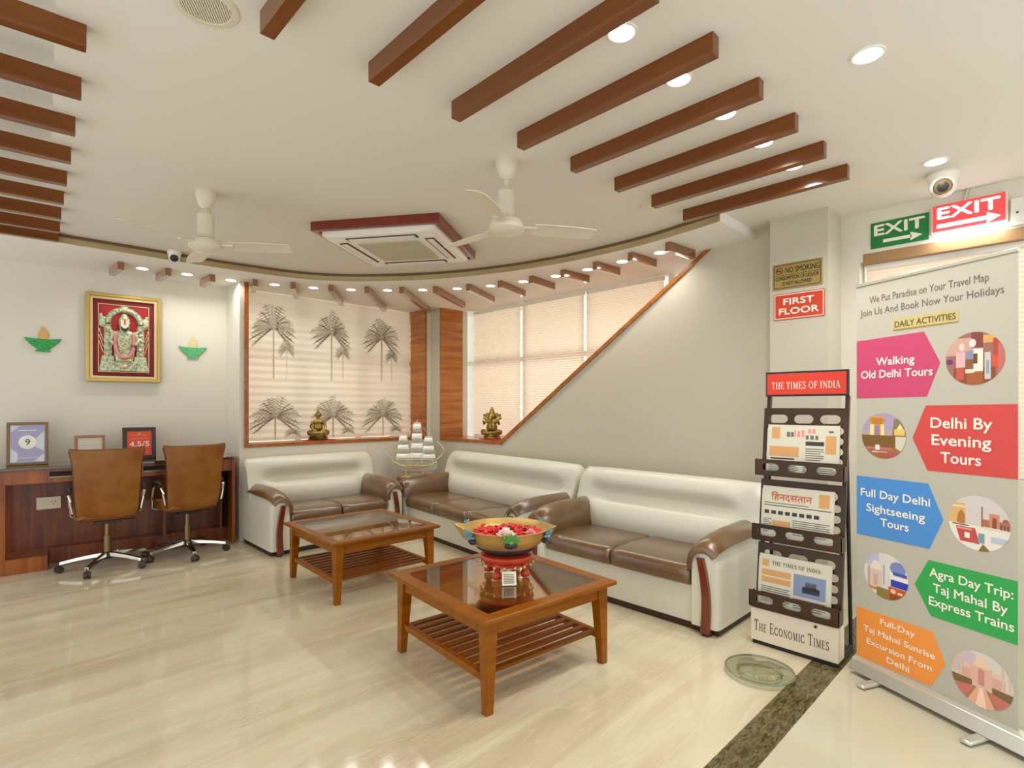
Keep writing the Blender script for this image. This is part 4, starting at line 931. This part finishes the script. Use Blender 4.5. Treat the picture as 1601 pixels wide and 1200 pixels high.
newspaper(1.0, .385, .29, 'newspaper with orange headline in the top rack tray under the red header', 0.005,
    [(.06, .18, .72, .95, M_peach), (.03, .46, .36, .56, M_peach), (.82, .96, .45, .8, M_peach), (.86, .92, .86, .9, M_ink), (.28, .33, .76, .86, M_ink), (.34, .38, .76, .86, M_ink), (.39, .41, .76, .9, M_pink), (.43, .47, .76, .88, M_pink), (.49, .53, .76, .9, M_pink), (.58, .62, .84, .93, M_pink), (.64, .68, .84, .93, M_pink), (.55, .59, .72, .8, M_ink), (.61, .66, .72, .8, M_ink), (.68, .72, .72, .8, M_ink), (.55, .8, .6, .68, M_inkdark), (.05, .4, .30, .33, M_inkdark), (.62, .7, .2, .24, M_inkdark)] + lines(.55, .8, .3, .56, 6) + lines(.03, .46, .05, .27, 6) + lines(.52, .97, .03, .18, 4), m1)
def m2(t, put):
    o = text(t, 'masthead', 'िहन्दुस्तान', M_orange, -.04, .845, .042, .22, 0, .01); put(o, .86)
newspaper(.625, .385, .30, 'newspaper with big orange masthead in the middle rack tray', -.01,
    [(.8, .94, .68, .93, M_peach), (.16, .42, .16, .34, M_peach), (.03, .97, .62, .635, M_inkdark)] + [(.04+.1*k, .11+.1*k, .46, .53, M_inkdark) for k in range(8)] + lines(.45, .95, .1, .4, 8) + lines(.03, .7, .66, .7, 1) + lines(.03, .15, .1, .38, 8), m2)
def m3(t, put):
    o = serif(t, 'masthead', 'THE TIMES OF INDIA', M_inkdark, .0, .47, .022, .26, y=0); put(o, .48)
newspaper(.24, .385, .285, 'newspaper with a car photograph in the lowest rack tray', -.01,
    [(.5, .93, .3, .72, M_blueprint), (.62, .85, .38, .5, M_inkdark), (.66, .81, .5, .6, M_ink), (.04, .46, .58, .7, M_peach), (.04, .46, .44, .55, M_peach), (.04, .14, .76, .9, M_peach), (.04, .3, .2, .24, M_inkdark)] + lines(.04, .46, .06, .38, 8) + lines(.5, .93, .05, .26, 5), m3)

# ------------------------------------------------------------------ roll-up travel banner
bn = thing('travel_banner', 'tall roll-up banner of coloured travel tour arrows at the right edge', 'banner', (3.295, .772, 0), R(-116))
b = MB(); b.box(-.006, .705, -.002, .0, .05, 2.03); b.build('printed_sheet', M_banner, bn)
b = MB(); b.box(-.008, .707, -.008, .008, 2.025, 2.042); b.build('top_rail', M_alu, bn, .002)
b = MB(); b.prism([(-.05, .022), (.06, .022), (.07, .05), (.05, .085), (.012, .095), (-.03, .08)], -.012, .86, 'x'); b.build('base_cassette', M_alu, bn, .004)
b = MB(); b.tube([(.35, .02, .06), (.35, .02, 2.03)], .008, 8); b.build('support_pole', M_alu, bn)
for x_ in (.13, .60):
    b = MB(); b.box(x_-.022, x_+.022, -.15, .15, .003, .022); b.build('foot', M_alu, bn, .008)
text(bn, 'lettering', 'We Put Paradise on Your Travel Map', M_ink, .335, 1.93, .036, .535, -.0035); text(bn, 'lettering', 'Join Us And Book Now Your Holidays', M_ink, .337, 1.868, .036, .64, -.0035)
b = MB(); b.prism(rrect(.19, .487, 1.776, 1.83, .008), -.0035, -.002, 'y'); yl = b.build('yellow_label', mat('label_yellow', '#C4B478', .5), bn)
b = MB(); b.box(.192, .485, -.0037, -.002, 1.772, 1.778); b.build('label_base_line', M_gold, yl); text(yl, 'lettering', 'DAILY ACTIVITIES', mat('label_brown', '#5A4A22', .5), .338, 1.788, .03, .275, -.0045, .01)  # gold line along the bottom edge of the label
def clip(poly, cx, cz, r):
    circ = ngon(cx, cz, r, n=36); out = [(cx + p[0]*r, cz + p[1]*r) for p in poly]
    for i in range(36):
        a, c = circ[i], circ[(i+1) % 36]; inp, out = out, []
        ins = lambda p: (c[0]-a[0])*(p[1]-a[1]) - (c[1]-a[1])*(p[0]-a[0]) >= -1e-12
        for j in range(len(inp)):
            P, Q = inp[j-1], inp[j]
            if ins(Q) != ins(P):
                d1 = (c[0]-a[0])*(P[1]-a[1]) - (c[1]-a[1])*(P[0]-a[0]); d2 = (c[0]-a[0])*(Q[1]-a[1]) - (c[1]-a[1])*(Q[0]-a[0]); k = d1/(d1-d2)
                out.append((P[0] + (Q[0]-P[0])*k, P[1] + (Q[1]-P[1])*k))
            if ins(Q): out.append(Q)
        if not out: break
    return out
PC = {}
def pm(hx):
    if hx not in PC: PC[hx] = mat('print_' + hx[1:], hx, .45)
    return PC[hx]
def picture(cx, cz, r, layers, label):
    b = MB(); ms = []
    for i, (hx, poly) in enumerate(layers):
        if hx not in ms: ms.append(hx)
        b.k = ms.index(hx); q = clip(poly, cx, cz, r)
        if len(q) > 2: b.sheet(q, -.0026 - .00007*i)
    return lab(b.build('round_photo', [pm(x) for x in ms], bn, smooth=0), label)
def rc(x0, x1, z0, z1): return [(x0, z0), (x1, z0), (x1, z1), (x0, z1)]
def el(cx, cz, rx, rz, n=14): return ngon(cx, cz, rx, rz, n)
def dome(cx, z, rx, rz): return [(cx + rx*math.cos(PI*i/12)*(1 + .12*math.sin(2*PI*i/12*1)), z + rz*math.sin(PI*i/12)) for i in range(13)]
FULL = rc(-1, 1, -1, 1)
picture(.547, 1.607, .114, [('#9A6A60', FULL), ('#C8A090', rc(-1, .1, .15, .8)), ('#7E4440', rc(-.1, .3, .4, 1)), ('#D8A060', rc(.3, .7, .55, .85)), ('#B04A30', rc(.62, .82, -.3, .7)), ('#D8542A', rc(.6, .8, -.35, .05)), ('#C06A6A', rc(.78, 1, -.6, .5)), ('#8A4A2A', rc(-.7, .7, -1, -.35)), ('#C8C0C0', rc(.35, .55, -.8, .2)), ('#8AA0B0', rc(.4, .5, -.6, -.1)),
    ('#C0584A', rc(-.62, -.35, -.8, -.3)), ('#F0C8B8', el(-.42, .46, .1, .15)), ('#E8B0B0', rc(-.62, -.3, -.32, .26)), ('#E8D8D0', el(-.05, .58, .12, .16)), ('#8A8AA8', rc(-.3, .02, -.05, .3)), ('#E6E0D0', rc(-.02, .3, -.5, .36)), ('#8A5A40', rc(-.28, -.02, -.4, -.02)), ('#6A4A20', rc(-.02, .12, -.2, .18)), ('#703070', el(-.85, -.08, .12, .1)), ('#A05A30', rc(-.25, .3, -1, -.5)), ('#E0D0B8', rc(-.3, .0, -.55, -.4))], 'round photo of shoppers in a market')
picture(.14, 1.252, .115, [('#A89AB8', FULL), ('#B8A0A0', rc(-1, 1, -.2, .25)), ('#7A5A2A', rc(-1, 1, -.55, .02)), ('#A06A40', rc(-1, 1, -1, -.5)), ('#D09A50', rc(-.6, .05, .02, .85)), ('#C07A30', rc(-.52, -.02, .5, .78)), ('#F0D8A0', rc(-.6, -.42, .02, .5)), ('#F0D8A0', rc(-.1, .05, .02, .5)), ('#9A7AA0', rc(-.38, -.16, .02, .34)), ('#9A7AA0', el(-.27, .34, .11, .14)), ('#C8803A', rc(-.62, .07, .66, .72)),
    ('#8A7A58', [(.4, .02), (1, .02), (1, .4), (.7, .75), (.5, .75)]), ('#E8C060', rc(.5, .95, .05, .3)), ('#E8D8A0', [(.6, .3), (.75, .55), (.9, .3)]), ('#C87070', rc(-.8, .4, -.6, -.5)), ('#E8E0D8', rc(-.35, -.15, -.62, -.4)), ('#C8B8C0', rc(-.5, .2, -.75, -.68)), ('#D0CCB8', [(.55, 0), (1, 0), (1, -.75), (.55, -.5)]), ('#B0584A', rc(-.2, .9, -.9, -.72))], 'round photo of a lit arch at dusk')
picture(.563, .899, .118, [('#CFC8C4', FULL), ('#D8B070', rc(-1, -.42, -.1, .66)), ('#B07838', [(-.72, -.1), (-.44, -.1), (-.44, .25), (-.55, .42), (-.68, .25)]), ('#E8D8B0', rc(-1, -.42, .5, .56)), ('#E4E0D4', rc(-1, 1, -1, -.1)), ('#C05048', [(-.75, -.2), (-.1, -.2), (.05, -.75), (-.6, -.75)]), ('#E8A090', rc(-.7, -.2, -.3, -.24)), ('#F0E8E0', rc(-.45, -.28, -.6, -.4)), ('#4A4A50', rc(-.85, -.3, -.16, -.12)), ('#7A9AA8', rc(.0, .2, -.7, -.35)), ('#8A6A30', [(.0, -1), (.45, -1), (.15, -.72)]),
    ('#B07050', rc(.1, .98, -.1, .18)), ('#C88A68', rc(.35, .66, -.1, .42)), ('#904A38', rc(.44, .58, -.1, .2)), ('#904A38', el(.51, .2, .07, .1)), ('#9A6050', rc(.1, .14, -.1, .62)), ('#E8D0B8', rc(.15, .95, -.15, -.08)), ('#A85A50', dome(.85, .18, .1, .12)), ('#5A4038', rc(.7, .74, -.1, .08)), ('#5A4038', rc(.8, .84, -.1, .08)), ('#5A4038', rc(.9, .94, -.1, .08)), ('#B8C0D0', rc(.4, .9, -.6, -.4))], 'round photo collage of red sandstone gates')
picture(.152, .55, .114, [('#D8D2CC', FULL), ('#B8B8D8', rc(-1, -.3, .35, 1)), ('#D8C0B4', rc(-.85, -.15, -.6, .2)), ('#E8D8C8', dome(-.45, .2, .22, .4)), ('#C8A898', rc(-.55, -.35, -.5, .0)), ('#B89A90', rc(-.8, -.72, -.6, .3)), ('#A8A098', rc(-.1, -.04, -.4, .5)), ('#C8803A', rc(-.85, -.3, -.72, -.6)), ('#8A7A3A', rc(-.4, .2, -1, -.55)), ('#E8E4E0', rc(.2, 1, -.1, .4)), ('#7A88C0', el(.55, .45, .35, .3)), ('#4A58A8', rc(.35, .95, .15, .3)), ('#2A40B0', rc(.25, 1, -.35, -.05)), ('#C0582A', rc(.15, 1, -.95, -.38)), ('#8A4A20', rc(.2, .95, -1, -.7)), ('#F0C0A0', el(.35, -.55, .12, .1)), ('#F0E0D0', rc(.55, .75, -.62, -.55))], 'round photo of a white mausoleum and a train')
picture(.574, .234, .116, [('#D4CFC8', FULL), ('#C8BCC0', rc(-1, -.2, .0, .9)), ('#D8A898', rc(-.75, .75, -.25, .25)), ('#E0B0A0', rc(-.35, .35, -.25, .5)), ('#E8C8B0', dome(0, .45, .26, .42)), ('#C88A78', rc(-.1, .1, -.2, .3)), ('#C88A78', el(0, .3, .1, .1)), ('#E0B8A8', rc(-.72, -.64, -.3, .8)), ('#E0B8A8', rc(.64, .72, -.3, .8)), ('#E0B8A8', rc(-.92, -.86, -.3, .55)), ('#E0B8A8', rc(.86, .92, -.3, .55)), ('#E0C0A8', dome(-.48, .25, .12, .2)), ('#E0C0A8', dome(.48, .25, .12, .2)), ('#7A6438', rc(-1, -.3, -.42, -.12)), ('#7A6438', rc(.35, 1, -.42, -.12)), ('#C8706A', [(-1, -.45), (-.2, -.3), (-.6, -1), (-1, -1)]), ('#C8706A', [(1, -.45), (.2, -.3), (.6, -1), (1, -1)]), ('#E8A890', [(-.15, -.3), (.15, -.3), (.5, -1), (-.5, -1)]), ('#F4D0B8', [(-.06, -.3), (.06, -.3), (.18, -1), (-.18, -1)]), ('#A08048', [(-.2, -.3), (-.15, -.3), (-.5, -1), (-.65, -1)]), ('#A08048', [(.2, -.3), (.15, -.3), (.5, -1), (.65, -1)])], 'round photo of a domed mausoleum and its pool')
def arrowpanel(pts, hx, nm, rows):
    b = MB(); b.prism(pts, -.0032, -.002, 'y'); p = b.build('arrow_panel', mat('arrow_' + nm, hx, .45), bn); lab(p, nm + ' arrow panel')
    for s, x, z, h_, w_ in rows: text(p, 'lettering', s, m_wh, x, z, h_, w_, -.0042, .022)
arrowpanel([(-.004, 1.442), (.351, 1.446), (.41, 1.6), (.338, 1.750), (-.004, 1.742)], '#C4466E', 'pink', [('Walking', .2, 1.608, .04, .19), ('Old Delhi Tours', .2, 1.545, .04, .355)])
arrowpanel([(.704, 1.105), (.354, 1.102), (.286, 1.25), (.346, 1.404), (.704, 1.41)], '#CE4844', 'red', [('Delhi By', .492, 1.302, .05, .245), ('Evening', .493, 1.224, .05, .237), ('Tours', .493, 1.146, .05, .16)])
arrowpanel([(-.004, .73), (.363, .74), (.423, .887), (.358, 1.042), (-.004, 1.036)], '#4A8CD0', 'blue', [('Full Day Delhi', .194, .936, .041, .345), ('Sightseeing', .198, .861, .041, .29), ('Tours', .198, .798, .041, .14)])
arrowpanel([(.704, .436), (.369, .432), (.296, .558), (.359, .688), (.704, .694)], '#2EA44E', 'green', [('Agra Day Trip:', .527, .616, .041, .325), ('Taj Mahal By', .525, .548, .041, .29), ('Express Trains', .527, .484, .041, .33)])
arrowpanel([(-.004, .09), (.368, .106), (.432, .234), (.377, .362), (-.004, .347)], '#F09440', 'orange', [('Full-Day', .212, .302, .03, .17), ('Taj Mahal Sunrise', .212, .238, .03, .35), ('Excursion From', .214, .176, .03, .32), ('Delhi', .216, .124, .03, .11)])

# ------------------------------------------------------------------ round glass disc on the floor
gd = thing('glass_disc', 'round clear glass disc lying on the floor before the newspaper rack', 'disc', (2.90, 1.125, 0))
b = MB(); b.lathe([(0, .018), (.16, .018), (.168, .022), (.168, .03), (.16, .034), (0, .034)], 48, cap=False); b.build('plate', M_diskglass, gd)
b = MB(); b.tube([(.166*math.cos(2*PI*i/48), .166*math.sin(2*PI*i/48), .026) for i in range(48)], .004, 8, True); b.build('edge_rim', mat('glass_edge', '#A4AE94', .1, trans=.4), gd)
b = MB(); b.lathe([(.10, .0), (.112, .0), (.112, .018), (.10, .018)], 40, cap=False); b.build('turning_ring', M_diskglass, gd)
